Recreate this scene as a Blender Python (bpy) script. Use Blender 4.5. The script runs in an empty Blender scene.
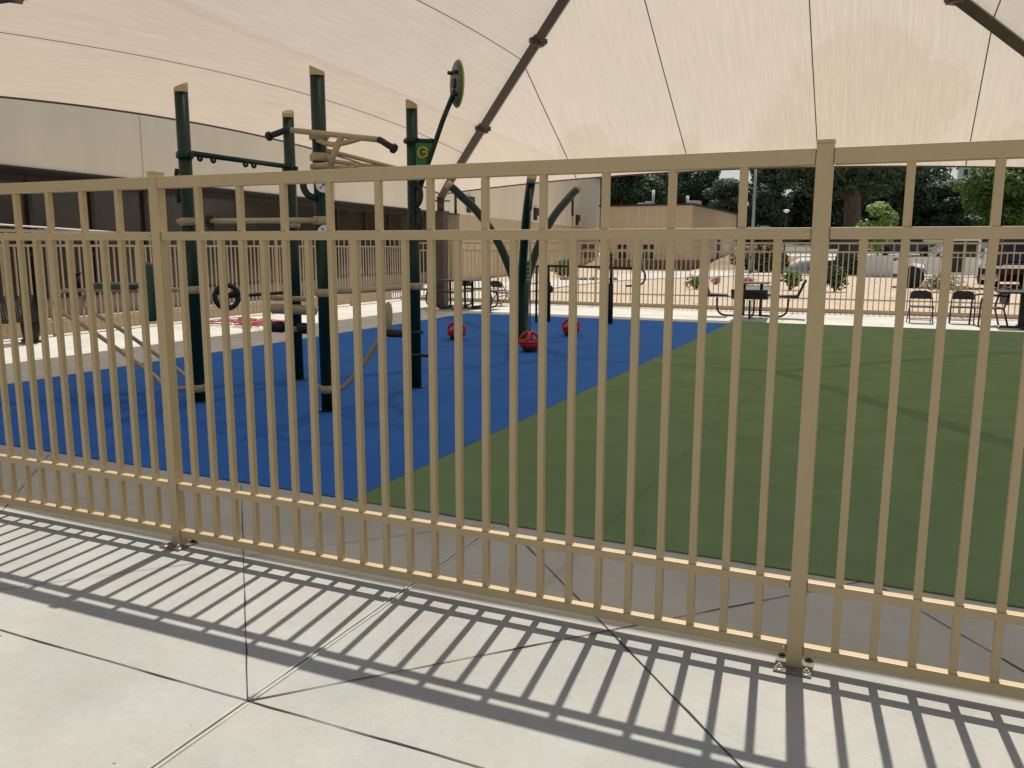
import bpy, bmesh, math, random
from mathutils import Vector, Matrix
random.seed(7)
PI = math.pi
C = bpy.context.scene.collection
V = Vector

# ------------------------------------------------------------------ materials
def _new(name):
    m = bpy.data.materials.new(name); m.use_nodes = True
    nt = m.node_tree
    for n in list(nt.nodes): nt.nodes.remove(n)
    return m, nt

def mat(name, col, rough=0.6, metal=0.0, var=0.12, scale=6.0, bump=0.0, bscale=80.0, spec=0.5,
        dirt=None, dirt_scale=1.5, dirt_amt=0.5, stretch=(1, 1, 1), coat=0.0, coat_rough=.03, grain=0, gscale=110):
    m, nt = _new(name); N = nt.nodes.new; L = nt.links.new
    out = N('ShaderNodeOutputMaterial'); p = N('ShaderNodeBsdfPrincipled'); L(p.outputs[0], out.inputs[0])
    p.inputs['Roughness'].default_value = rough; p.inputs['Metallic'].default_value = metal
    p.inputs['Specular IOR Level'].default_value = spec; p.inputs['Coat Weight'].default_value = coat; p.inputs['Coat Roughness'].default_value = coat_rough
    tc = N('ShaderNodeTexCoord'); mp = N('ShaderNodeMapping'); mp.inputs['Scale'].default_value = stretch
    L(tc.outputs['Object'], mp.inputs[0])
    n1 = N('ShaderNodeTexNoise'); n1.inputs['Scale'].default_value = scale; n1.inputs['Detail'].default_value = 5
    L(mp.outputs[0], n1.inputs['Vector'])
    r = N('ShaderNodeValToRGB')
    a = [max(0, c * (1 - var)) for c in col]; b = [min(1, c * (1 + var)) for c in col]
    r.color_ramp.elements[0].position = 0.3; r.color_ramp.elements[1].position = 0.7
    r.color_ramp.elements[0].color = (*a, 1); r.color_ramp.elements[1].color = (*b, 1)
    L(n1.outputs[0], r.inputs[0]); last = r.outputs[0]
    if dirt:
        n2 = N('ShaderNodeTexNoise'); n2.inputs['Scale'].default_value = dirt_scale; n2.inputs['Detail'].default_value = 8
        n2.inputs['Roughness'].default_value = 0.7
        L(mp.outputs[0], n2.inputs['Vector'])
        r2 = N('ShaderNodeValToRGB'); r2.color_ramp.elements[0].position = 0.5; r2.color_ramp.elements[1].position = 0.72
        r2.color_ramp.elements[0].color = (0, 0, 0, 1); r2.color_ramp.elements[1].color = (dirt_amt, dirt_amt, dirt_amt, 1)
        L(n2.outputs[0], r2.inputs[0])
        mx = N('ShaderNodeMixRGB'); mx.inputs[2].default_value = (*dirt, 1)
        L(r2.outputs[0], mx.inputs[0]); L(last, mx.inputs[1]); last = mx.outputs[0]
    if grain:
        n4 = N('ShaderNodeTexNoise'); n4.inputs['Scale'].default_value = gscale; n4.inputs['Detail'].default_value = 4; n4.inputs['Roughness'].default_value = .75
        L(tc.outputs['Object'], n4.inputs['Vector']); r4 = N('ShaderNodeValToRGB'); r4.color_ramp.elements[0].position = .32; r4.color_ramp.elements[1].position = .68
        a4 = 1 - grain; b4 = 1 + grain; r4.color_ramp.elements[0].color = (a4, a4, a4, 1); r4.color_ramp.elements[1].color = (b4, b4, b4, 1); L(n4.outputs[0], r4.inputs[0])
        m4 = N('ShaderNodeMixRGB'); m4.blend_type = 'MULTIPLY'; m4.inputs[0].default_value = 1; L(last, m4.inputs[1]); L(r4.outputs[0], m4.inputs[2]); last = m4.outputs[0]
    L(last, p.inputs['Base Color'])
    if bump:
        n3 = N('ShaderNodeTexNoise'); n3.inputs['Scale'].default_value = bscale; n3.inputs['Detail'].default_value = 4
        L(tc.outputs['Object'], n3.inputs['Vector'])
        bp = N('ShaderNodeBump'); bp.inputs['Strength'].default_value = bump; bp.inputs['Distance'].default_value = 0.01
        L(n3.outputs[0], bp.inputs['Height']); L(bp.outputs[0], p.inputs['Normal'])
    return m

def concrete_mat(name, col, cell=False):
    """broom finished slab: blotches, fine grain, faint stains and aggregate specks"""
    m, nt = _new(name); N = nt.nodes.new; L = nt.links.new
    out = N('ShaderNodeOutputMaterial'); p = N('ShaderNodeBsdfPrincipled'); L(p.outputs[0], out.inputs[0])
    p.inputs['Roughness'].default_value = 0.85; p.inputs['Specular IOR Level'].default_value = 0.25
    tc = N('ShaderNodeTexCoord')
    def noise(s, d=6, ro=0.6):
        n = N('ShaderNodeTexNoise'); n.inputs['Scale'].default_value = s; n.inputs['Detail'].default_value = d
        n.inputs['Roughness'].default_value = ro; L(tc.outputs['Object'], n.inputs['Vector']); return n
    def ramp(n, p0, p1, c0, c1):
        r = N('ShaderNodeValToRGB'); r.color_ramp.elements[0].position = p0; r.color_ramp.elements[1].position = p1
        r.color_ramp.elements[0].color = (*c0, 1); r.color_ramp.elements[1].color = (*c1, 1); L(n.outputs[0], r.inputs[0]); return r
    big = ramp(noise(1.1, 5), .35, .68, [c * .85 for c in col], [c * 1.06 for c in col])
    tint = ramp(noise(1.7, 6, .7), .38, .66, (.97, 1.0, .985), (1.03, .975, .93))
    mid = ramp(noise(26, 6, .75), .3, .7, (.93, .93, .93), (1.05, 1.05, 1.05))
    fine = ramp(noise(210, 4, .85), .28, .72, (.82, .82, .81), (1.14, 1.14, 1.13))
    last = big.outputs[0]
    for x in (tint, mid, fine):
        mm = N('ShaderNodeMixRGB'); mm.blend_type = 'MULTIPLY'; mm.inputs[0].default_value = 1
        L(last, mm.inputs[1]); L(x.outputs[0], mm.inputs[2]); last = mm.outputs[0]
    sp = noise(90, 2, .5); rs = ramp(sp, .70, .74, (0, 0, 0), (.35, .35, .35))
    mm = N('ShaderNodeMixRGB'); mm.inputs[2].default_value = (col[0] * .45, col[1] * .42, col[2] * .38, 1)
    L(rs.outputs[0], mm.inputs[0]); L(last, mm.inputs[1]); last = mm.outputs[0]
    L(last, p.inputs['Base Color'])
    bp = N('ShaderNodeBump'); bp.inputs['Strength'].default_value = .35; bp.inputs['Distance'].default_value = .004
    b2 = noise(220, 5, .7); L(b2.outputs[0], bp.inputs['Height']); L(bp.outputs[0], p.inputs['Normal'])
    return m

def fabric_mat(name, col, trans=0.5, hole=0.06):
    """knitted shade cloth: diffuse + translucent with a few percent open weave"""
    m, nt = _new(name); N = nt.nodes.new; L = nt.links.new
    out = N('ShaderNodeOutputMaterial'); tc = N('ShaderNodeTexCoord')
    mp = N('ShaderNodeMapping'); mp.inputs['Scale'].default_value = (9, .35, .35); L(tc.outputs['Object'], mp.inputs[0])
    n = N('ShaderNodeTexNoise'); n.inputs['Scale'].default_value = 3.2; n.inputs['Detail'].default_value = 9; n.inputs['Roughness'].default_value = .72
    L(mp.outputs[0], n.inputs['Vector'])
    n2 = N('ShaderNodeTexNoise'); n2.inputs['Scale'].default_value = .7; n2.inputs['Detail'].default_value = 4; L(tc.outputs['Object'], n2.inputs['Vector'])
    r = N('ShaderNodeValToRGB'); r.color_ramp.elements[0].position = .3; r.color_ramp.elements[1].position = .7
    r.color_ramp.elements[0].color = (*[c * .90 for c in col], 1); r.color_ramp.elements[1].color = (*[min(1, c * 1.10) for c in col], 1)
    L(n.outputs[0], r.inputs[0])
    r2 = N('ShaderNodeValToRGB'); r2.color_ramp.elements[0].position = .35; r2.color_ramp.elements[1].position = .65
    r2.color_ramp.elements[0].color = (.965, .968, .94, 1); r2.color_ramp.elements[1].color = (1, .982, .96, 1); L(n2.outputs[0], r2.inputs[0])
    mm = N('ShaderNodeMixRGB'); mm.blend_type = 'MULTIPLY'; mm.inputs[0].default_value = 1
    L(r.outputs[0], mm.inputs[1]); L(r2.outputs[0], mm.inputs[2])
    d = N('ShaderNodeBsdfDiffuse'); t = N('ShaderNodeBsdfTranslucent'); tr = N('ShaderNodeBsdfTransparent')
    L(mm.outputs[0], d.inputs[0]); L(mm.outputs[0], t.inputs[0])
    a = N('ShaderNodeMixShader'); a.inputs[0].default_value = trans; L(d.outputs[0], a.inputs[1]); L(t.outputs[0], a.inputs[2])
    b = N('ShaderNodeMixShader'); b.inputs[0].default_value = hole; L(a.outputs[0], b.inputs[1]); L(tr.outputs[0], b.inputs[2])
    L(b.outputs[0], out.inputs[0]); return m

def leaf_mat(name, col, col2):
    m, nt = _new(name); N = nt.nodes.new; L = nt.links.new
    out = N('ShaderNodeOutputMaterial'); tc = N('ShaderNodeTexCoord')
    n = N('ShaderNodeTexNoise'); n.inputs['Scale'].default_value = 1.3; n.inputs['Detail'].default_value = 6
    L(tc.outputs['Object'], n.inputs['Vector'])
    r = N('ShaderNodeValToRGB'); r.color_ramp.elements[0].position = .35; r.color_ramp.elements[1].position = .65
    r.color_ramp.elements[0].color = (*col, 1); r.color_ramp.elements[1].color = (*col2, 1); L(n.outputs[0], r.inputs[0])
    p = N('ShaderNodeBsdfPrincipled'); p.inputs['Roughness'].default_value = .6; L(r.outputs[0], p.inputs['Base Color'])
    t = N('ShaderNodeBsdfTranslucent'); L(r.outputs[0], t.inputs[0])
    a = N('ShaderNodeMixShader'); a.inputs[0].default_value = .25; L(p.outputs[0], a.inputs[1]); L(t.outputs[0], a.inputs[2])
    L(a.outputs[0], out.inputs[0]); return m

def glass_mat(name, col=(.02, .018, .015), rough=.08):
    return mat(name, col, rough=rough, var=.25, scale=1.2, spec=.5)

M = {}
M['fence'] = mat('tan_powder_coat', (.475, .345, .16), rough=.52, spec=1.0, coat=.7, coat_rough=.5, var=.04, scale=9, bump=.04, bscale=500,
                 dirt=(.37, .27, .14), dirt_scale=14, dirt_amt=.25)
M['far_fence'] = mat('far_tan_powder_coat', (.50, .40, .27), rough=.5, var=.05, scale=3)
M['plate_steel'] = mat('weathered_plate', (.20, .165, .11), rough=.55, var=.25, scale=60)
M['steel'] = mat('zinc_bolt', (.55, .53, .48), rough=.35, metal=.9, var=.1, scale=40)
M['conc'] = concrete_mat('concrete_slab', (.425, .416, .388))
M['conc_far'] = concrete_mat('path_and_lit_concrete', (.56, .54, .50))  # path concrete; its paler tone also paints strong sunlight onto the yard strips
M['joint'] = mat('joint_groove', (.045, .038, .03), rough=.95, var=.4, scale=30)
M['lip'] = concrete_mat('tooled_joint_edge', (.52, .51, .47))
M['blue'] = mat('blue_rubber', (.021, .125, .44), rough=.9, var=.10, scale=2.0, bump=.5, bscale=260, spec=.2, grain=.2,
                dirt=(.035, .13, .36), dirt_scale=1.2, dirt_amt=.35)
M['green'] = mat('green_turf_rubber', (.148, .222, .102), rough=.95, var=.10, scale=2.0, bump=.6, bscale=300, spec=.15, grain=.22,
                 dirt=(.17, .25, .13), dirt_scale=.9, dirt_amt=.5)
M['canopy'] = fabric_mat('tan_shade_cloth', (.665, .566, .462), .50, .08)
M['seam'] = mat('seam_webbing', (.11, .08, .06), rough=.9, var=.1)
M['brown'] = mat('brown_steel', (.085, .058, .043), rough=.45, var=.12, scale=4, dirt=(.13, .10, .08), dirt_scale=5, dirt_amt=.4)
M['greenmetal'] = mat('dark_green_steel', (.003, .026, .014), rough=.34, var=.15, scale=6, spec=.35, dirt=(.012, .032, .025), dirt_scale=9, dirt_amt=.25)
M['tanmetal'] = mat('tan_steel', (.44, .34, .195), rough=.42, var=.06, scale=8)
M['black'] = mat('black_rubber', (.012, .012, .013), rough=.55, var=.2, scale=20)
M['blackmetal'] = mat('black_coated_steel', (.014, .014, .015), rough=.4, var=.2, scale=12)
M['pad_green'] = mat('green_vinyl_pad', (.02, .075, .045), rough=.5, var=.1)
M['purple'] = mat('dark_plum_plastic', (.03, .012, .045), rough=.45, var=.1)
M['sign_green'] = mat('green_sign_plate', (.01, .17, .05), rough=.35, var=.05)
M['yellow'] = mat('yellow_sign_ink', (.62, .40, .02), rough=.4, var=.05)
M['gray'] = mat('gray_plate', (.10, .11, .10), rough=.4, var=.1)
M['white'] = mat('white_sticker', (.75, .75, .72), rough=.4, var=.05)
M['red'] = mat('red_plastic', (.45, .015, .012), rough=.3, var=.1, scale=5)
M['hose'] = mat('faded_red_hose', (.45, .10, .09), rough=.5, var=.2)
M['maroon'] = mat('maroon_steel', (.06, .008, .012), rough=.5, var=.1)
M['chain'] = mat('galvanized_rod', (.32, .30, .28), rough=.45, metal=.7, var=.15, scale=30)
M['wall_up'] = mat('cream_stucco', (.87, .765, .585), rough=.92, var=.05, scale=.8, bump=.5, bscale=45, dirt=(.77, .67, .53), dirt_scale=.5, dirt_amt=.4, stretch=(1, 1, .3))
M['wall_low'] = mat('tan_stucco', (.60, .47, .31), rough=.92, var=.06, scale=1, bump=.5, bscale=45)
M['soffit'] = mat('dark_brown_fascia', (.035, .027, .022), rough=.6, var=.15)
M['glass'] = glass_mat('bronze_tinted_glass', (.055, .042, .028), .12)
M['blind'] = mat('interior_blind', (.05, .038, .026), rough=.8, var=.15, scale=2)
M['wall_b'] = mat('sand_stucco', (.64, .50, .335), rough=.92, var=.06, scale=.4, bump=.3, bscale=20)
M['trim'] = mat('pale_joint_trim', (.68, .58, .45), rough=.8, var=.05)
M['brick'] = mat('brown_wainscot', (.22, .14, .095), rough=.9, var=.2, scale=3)
M['roof_white'] = mat('white_roof_equipment', (.72, .72, .70), rough=.6, var=.08)
M['mulch'] = mat('sandy_wood_mulch', grain=.18, gscale=9, col= (.49, .39, .285), rough=.98, var=.13, scale=1.6, bump=.8, bscale=30,
                 dirt=(.42, .29, .19), dirt_scale=5, dirt_amt=.5)
M['scrub'] = mat('dry_scrub', (.10, .105, .05), rough=1, var=.35, scale=.3)
M['asphalt'] = mat('asphalt', (.16, .155, .15), rough=.95, var=.12, scale=.8)
M['earth'] = mat('dry_verge_earth', (.26, .20, .13), rough=.98, var=.2, scale=.6)
M['bark'] = mat('gray_brown_bark', (.12, .092, .07), rough=.95, var=.3, scale=3, bump=1, bscale=15, stretch=(3, 3, .6))
M['leaf_dark'] = leaf_mat('foliage_dark', (.024, .052, .02), (.085, .135, .058))
M['leaf_mid'] = leaf_mat('foliage_mid', (.034, .066, .024), (.085, .13, .045))
M['leaf_grey'] = leaf_mat('foliage_grey_green', (.06, .09, .052), (.135, .175, .10))
M['leaf_light'] = leaf_mat('foliage_light', (.07, .13, .022), (.14, .23, .045))
M['leaf_lime'] = leaf_mat('foliage_lime', (.14, .24, .06), (.26, .38, .10))
M['leaf_orange'] = leaf_mat('foliage_orange', (.30, .13, .05), (.40, .22, .09))
M['leaf_khaki'] = leaf_mat('foliage_khaki', (.22, .22, .12), (.34, .33, .20))
M['petal'] = leaf_mat('petals_pink', (.40, .10, .12), (.5, .2, .2))
M['car_white'] = mat('white_car_paint', (.75, .75, .74), rough=.25, var=.02, coat=.6)
M['car_silver'] = mat('silver_car_paint', (.38, .40, .42), rough=.25, metal=.4, var=.03, coat=.6)
M['car_blue'] = mat('dark_blue_car_paint', (.02, .03, .07), rough=.22, var=.03, coat=.7)
M['car_black'] = mat('black_car_paint', (.015, .015, .02), rough=.22, var=.03, coat=.7)
M['car_red'] = mat('dark_red_car_paint', (.13, .008, .010), rough=.22, var=.03, coat=.7)
M['car_steel'] = mat('steel_blue_car_paint', (.12, .16, .22), rough=.25, var=.03, coat=.6)
M['tyre'] = mat('tyre_rubber', (.018, .017, .016), rough=.85, var=.2)
M['rim'] = mat('wheel_rim', (.35, .34, .32), rough=.35, metal=.8, var=.05)
M['carglass'] = glass_mat('car_glass', (.015, .018, .02), .04)
M['lamp_red'] = mat('tail_lamp_lens', (.5, .01, .01), rough=.15, var=.03)
M['lamp_clear'] = mat('head_lamp_lens', (.7, .7, .68), rough=.1, var=.03)
M['plate'] = mat('licence_plate', (.7, .68, .6), rough=.5, var=.05)
M['tile'] = mat('red_roof_tile', (.42, .22, .17), rough=.9, var=.15)
M['pole'] = mat('gray_lamp_pole', (.30, .31, .31), rough=.5, var=.05)
M['grave'] = mat('gray_utility_box', (.14, .135, .12), rough=.7, var=.1)

# ------------------------------------------------------------------ mesh builder
class MB:
    def __init__(s, o=(0, 0, 0)): s.v = []; s.f = []; s.o = V(o); s.sm = []
    def add(s, vs, fs, smooth=False):
        b = len(s.v); s.v += [V(v) - s.o for v in vs]; s.f += [tuple(i + b for i in f) for f in fs]; s.sm += [smooth] * len(fs); return s
    def box(s, x0, x1, y0, y1, z0, z1, bev=0.0):
        if bev <= 0:
            vs = [(x, y, z) for z in (z0, z1) for y in (y0, y1) for x in (x0, x1)]
            return s.add(vs, [(0, 2, 3, 1), (4, 5, 7, 6), (0, 1, 5, 4), (2, 6, 7, 3), (0, 4, 6, 2), (1, 3, 7, 5)])
        bm = bmesh.new(); bmesh.ops.create_cube(bm, size=1)
        for v in bm.verts:
            v.co = V(((x0 + x1) / 2 + v.co.x * (x1 - x0), (y0 + y1) / 2 + v.co.y * (y1 - y0), (z0 + z1) / 2 + v.co.z * (z1 - z0)))
        bmesh.ops.bevel(bm, geom=bm.edges[:], offset=bev, segments=2, profile=.5, affect='EDGES')
        bm.verts.index_update(); s.add([v.co.copy() for v in bm.verts], [[v.index for v in f.verts] for f in bm.faces]); bm.free(); return s
    def obox(s, c, ax, hx, hy, hz, bev=0.0):
        """oriented box: ax = 3x3 matrix"""
        t = MB(); t.box(-hx, hx, -hy, hy, -hz, hz, bev)
        return s.add([V(c) + ax @ v for v in t.v], t.f)
    def bar(s, a, b, w, h, up=(0, 0, 1)):
        a = V(a); b = V(b); d = (b - a); L = d.length; d.normalize(); u = V(up)
        x = d.cross(u)
        if x.length < 1e-4: x = d.cross(V((0, 1, 0)))
        x.normalize(); z = x.cross(d)
        ax = Matrix((x, d, z)).transposed()
        return s.obox((a + b) / 2, ax, w / 2, L / 2, h / 2)
    def tube(s, pts, r, seg=10, caps=True):
        pts = [V(p) for p in pts]; n = len(pts)
        if not hasattr(r, '__len__'): r = [r] * n
        tang = []
        for i in range(n):
            t = pts[min(i + 1, n - 1)] - pts[max(i - 1, 0)]; tang.append(t.normalized())
        ref = V((0, 0, 1)) if abs(tang[0].z) < .9 else V((1, 0, 0))
        x = tang[0].cross(ref).normalized(); vs = []
        for i in range(n):
            x = (x - tang[i] * x.dot(tang[i])).normalized(); y = tang[i].cross(x)
            for k in range(seg):
                a = 2 * PI * k / seg; vs.append(pts[i] + (x * math.cos(a) + y * math.sin(a)) * r[i])
        fs = [(i * seg + k, i * seg + (k + 1) % seg, (i + 1) * seg + (k + 1) % seg, (i + 1) * seg + k) for i in range(n - 1) for k in range(seg)]
        s.add(vs, fs, True)
        if caps:
            b = len(s.v) - len(vs)
            s.f.append(tuple(b + k for k in reversed(range(seg)))); s.f.append(tuple(b + (n - 1) * seg + k for k in range(seg))); s.sm += [False, False]
        return s
    def lathe(s, c, prof, seg=20, ax=None):
        ax = ax or Matrix.Identity(3); vs = []
        for (r, z) in prof:
            for k in range(seg):
                a = 2 * PI * k / seg; vs.append(V(c) + ax @ V((r * math.cos(a), r * math.sin(a), z)))
        n = len(prof)
        fs = [(i * seg + k, i * seg + (k + 1) % seg, (i + 1) * seg + (k + 1) % seg, (i + 1) * seg + k) for i in range(n - 1) for k in range(seg)]
        s.add(vs, fs, True); b = len(s.v) - len(vs)
        if prof[0][0] > 1e-4: s.f.append(tuple(b + k for k in reversed(range(seg)))); s.sm.append(False)
        if prof[-1][0] > 1e-4: s.f.append(tuple(b + (n - 1) * seg + k for k in range(seg))); s.sm.append(False)
        return s
    def prism(s, poly, d, th0, th1):
        """poly: list of 3D points; extruded along direction d from th0 to th1"""
        d = V(d); n = len(poly)
        vs = [V(p) + d * th0 for p in poly] + [V(p) + d * th1 for p in poly]
        fs = [tuple(range(n)), tuple(reversed(range(n, 2 * n)))] + [(i, i + n, (i + 1) % n + n, (i + 1) % n) for i in range(n)]
        return s.add(vs, fs)
    def build(s, name, m, parent=None, loc=None):
        me = bpy.data.meshes.new(name); me.from_pydata([tuple(v) for v in s.v], [], s.f); me.materials.append(m)
        me.polygons.foreach_set('use_smooth', s.sm); me.update()
        bm = bmesh.new(); bm.from_mesh(me); bmesh.ops.recalc_face_normals(bm, faces=bm.faces[:]) if len(s.f) < 4000 else None
        bm.to_mesh(me); bm.free()
        o = bpy.data.objects.new(name, me); C.objects.link(o)
        if parent is not None: o.parent = parent
        if loc is not None: o.location = loc
        return o

def tag(o, label=None, cat=None, group=None, kind=None):
    if label: o['label'] = label
    if cat: o['category'] = cat
    if group: o['group'] = group
    if kind: o['kind'] = kind
    return o
def thing(name, label, cat, loc=(0, 0, 0), rz=0, group=None):
    o = bpy.data.objects.new(name, None); C.objects.link(o); o.location = loc; o.rotation_euler = (0, 0, rz)
    o.empty_display_size = .1
    return tag(o, label, cat, group)
def dup(root, loc, rz=0, label=None, group=None, scale=None):
    r = root.copy(); C.objects.link(r); r.location = loc; r.rotation_euler = (0, 0, rz)
    if scale: r.scale = scale
    if label: r['label'] = label
    if group: r['group'] = group
    for ch in list(root.children):
        c = ch.copy(); C.objects.link(c); c.parent = r
        for g in ch.children:
            d = g.copy(); C.objects.link(d); d.parent = c
    return r
def arc(c, r, a0, a1, n, ux, uy):
    c = V(c); ux = V(ux); uy = V(uy)
    return [c + ux * r * math.cos(a0 + (a1 - a0) * i / n) + uy * r * math.sin(a0 + (a1 - a0) * i / n) for i in range(n + 1)]
def smooth_path(pts, n=6):
    """Catmull-Rom"""
    P = [V(p) for p in pts]; out = []
    for i in range(len(P) - 1):
        p0 = P[max(i - 1, 0)]; p1 = P[i]; p2 = P[i + 1]; p3 = P[min(i + 2, len(P) - 1)]
        for k in range(n):
            t = k / n
            out.append(.5 * ((2 * p1) + (p2 - p0) * t + (2 * p0 - 5 * p1 + 4 * p2 - p3) * t * t + (3 * p1 - p0 - 3 * p2 + p3) * t ** 3))
    out.append(P[-1]); return out

# ------------------------------------------------------------------ terrain height
def sst(a, b, x):
    t = min(1, max(0, (x - a) / (b - a))); return t * t * (3 - 2 * t)
def gh(x, y):
    z = 0.0
    if y > 50: z = .055 * (min(y, 112) - 50) * sst(50, 62, y)
    if y > 120: z += 8.5 * sst(120, 172, y) * sst(-22, 6, x) * (1 - sst(30, 60, x))
    return z

# ------------------------------------------------------------------ setting
def build_ground():
    b = MB(); xs = [-900, -400, -200, -120, -80, -60, -45, -34, -26, -20, -14, -8, -4, 0, 4, 8, 14, 20, 28, 40, 60, 90, 140, 250, 500, 900]
    ys = [-600, -200, -60, -20, 0, 17, 25, 35, 42, 48] + list(range(50, 170, 5)) + [180, 200, 230, 270, 330, 420, 600, 1000]
    vs = [(x, y, gh(x, y) - .03) for y in ys for x in xs]; nx = len(xs)
    for name, m_, ok in (('ground', 'mulch', lambda y: y < 55), ('hills', 'scrub', lambda y: y >= 55)):
        b = MB(); b.add(vs, [(j * nx + i, j * nx + i + 1, (j + 1) * nx + i + 1, (j + 1) * nx + i) for j in range(len(ys) - 1) if ok(ys[j]) for i in range(nx - 1)], True)
        tag(b.build(name, M[m_]), kind='structure')
build_ground()

def sheet(name, poly, m, z=0.0, th=None, kind='structure'):
    """flat polygon (list of xy) laid on the terrain"""
    b = MB()
    if th: b.prism([(x, y, z) for x, y in poly], (0, 0, 1), -th, 0)
    else: b.add([(x, y, z + gh(x, y)) for x, y in poly], [tuple(range(len(poly)))])
    o = b.build(name, m); tag(o, kind=kind); return o
def ribbon(name, left, right, m, z, kind='structure'):
    """strip between two polylines of same length, draped on the terrain"""
    b = MB(); n = len(left); vs = []
    def sub(pl):
        return smooth_path([(x, y, 0) for x, y in pl], 8)
    Lp = sub(left); Rp = sub(right); k = 6; n = len(Lp)
    for a, c in zip(Lp, Rp):
        for j in range(k + 1):
            p = a.lerp(c, j / k); vs.append((p.x, p.y, gh(p.x, p.y) + z))
    fs = [(i * (k + 1) + j, i * (k + 1) + j + 1, (i + 1) * (k + 1) + j + 1, (i + 1) * (k + 1) + j) for i in range(n - 1) for j in range(k)]
    b.add(vs, fs, True); return tag(b.build(name, m), kind=kind)

sheet('concrete_pavement', [(-12.9, -9), (12, -9), (12, 17.45), (-12.9, 17.45)], M['conc'], 0.0, th=.12)
def ragged(a, b, n, amp):
    return [(a[0] + (b[0] - a[0]) * i / n + random.uniform(-amp, amp) * (a[0] == b[0]), a[1] + (b[1] - a[1]) * i / n + random.uniform(-amp, amp) * (a[1] == b[1])) for i in range(n)]
NB = .93
def near_y(x): return 1.0 - .022 * max(-3, min(4, x + 2.3))
def rub(name, x0, x1, y0, y1, m):
    poly = [(x, near_y(x) + y) for x, y in ragged((x0, 0), (x1, 0), 60, .004)] + [(x1, near_y(x1)), (x1, y1), (x0, y1)]
    if x1 < -2: poly = poly[:-2] + [(x1 + random.uniform(-.003, .003), near_y(x1) + i * (y1 - near_y(x1)) / 60) for i in range(1, 60)] + [(x1, y1), (x0, y1)]
    return sheet(name, poly, m, .008, th=.008)
rub('blue_rubber_surface', -8.38, -2.594, NB, 13.75, M['blue'])
rub('green_turf_surface', -2.59, 6.2, NB, 14.3, M['green'])

sheet('brightened_concrete_strip', [(-12.9, -8.9), (-8.42, -8.9), (-8.42, 13.8), (-12.9, 13.8)], M['conc_far'], .004)  # paler sheet over the slab, sunlit brightness put into the colour
sheet('brightened_concrete_strip', [(-12.9, 13.804), (-2.58, 13.804), (-2.58, 14.33), (11.9, 14.33), (11.9, 17.44), (-12.9, 17.44)], M['conc_far'], .004)  # same along the back: sun glare painted in as lighter concrete
# joints in the slab: saw cuts and the diamond cuts, one object per run
def groove(b, a, c, w=.005):
    zz = .0078 if (a[0] < -8.45 and c[0] < -8.4) or min(a[1], c[1]) > 14 else .0035
    n = max(2, int((V(c) - V(a)).length / .12)); pts = []
    a = V((*a, 0)); c = V((*c, 0)); d = (c - a).normalized(); nn = V((-d.y, d.x, 0))
    rows = []
    for i in range(n + 1):
        p = a.lerp(c, i / n) + nn * random.uniform(-.0016, .0016); ww = w * random.choice((.55, .8, .9, 1, 1.1, 1.45)) / 2
        rows += [p + nn * ww + V((0, 0, zz)), p - nn * ww + V((0, 0, zz))]
    b.add(rows, [(2 * i, 2 * i + 1, 2 * i + 3, 2 * i + 2) for i in range(n)])
g = MB()
groove(g, (-8.9, -.97), (5, -.97))
groove(g, (-12.5, 4.5), (-8.5, 4.5)); groove(g, (-12.5, 7.6), (-8.5, 7.6)); groove(g, (-12.5, 10.7), (-8.5, 10.7)); groove(g, (-10.1, 1), (-10.1, 15.6))
for xx in (-10.4, -7.5, -4.6, -1.7, 1.2, 4.1): groove(g, (xx, 14.35), (xx, 17.3))
groove(g, (-12, 15.9), (8, 15.9))
for a_, c_, w_ in (((-1.62, -.97), (.19, .945), .0055), ((.21, -.97), (-1.57, .98), .0055), ((-1.62, -.97), (-3.41, .98), .0045), ((-3.47, -.97), (-1.66, .98), .003),
                   ((1.77, -.97), (.26, .94), .0055), ((.21, -.97), (2.0, .9), .0055), ((-3.35, -.97), (-5.2, 1.0), .0045), ((-5.3, -.97), (-3.5, .98), .003),
                   ((-5.3, -.97), (-7.1, 1.0), .003), ((-7.2, -.97), (-5.3, 1.0), .003), ((1.77, -.97), (3.6, .9), .005), ((3.6, -.97), (1.85, .9), .005)):
    groove(g, a_, c_, w_)
tag(g.build('joint_lines', M['joint']), kind='structure')
# the wide hand-tooled joint with its rounded raised edges
tj = MB()
for s_, rr in ((-1, .0055), (1, .0065)):
    for (ya, yb) in ((-6, -.985), (-.955, NB - .01)):
        n = 40; pts = [(-1.62 + s_ * .0095 + random.uniform(-.0012, .0012), ya + (yb - ya) * i / n, .0005 + random.uniform(-.0008, .0008)) for i in range(n + 1)]
        tj.tube(pts, rr, 8)
tag(tj.build('tooled_joint_edges', M['lip']), kind='structure')
tg = MB(); groove(tg, (-1.62, -6), (-1.62, NB), .004); tag(tg.build('tooled_joint_groove', M['joint']), kind='structure')

# kerb under the back fence
kb = MB(); kb.box(-12.5, 10, 17.5, 17.68, -.05, .10, .01); tag(kb.build('kerb', M['wall_low']), kind='structure')
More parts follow.
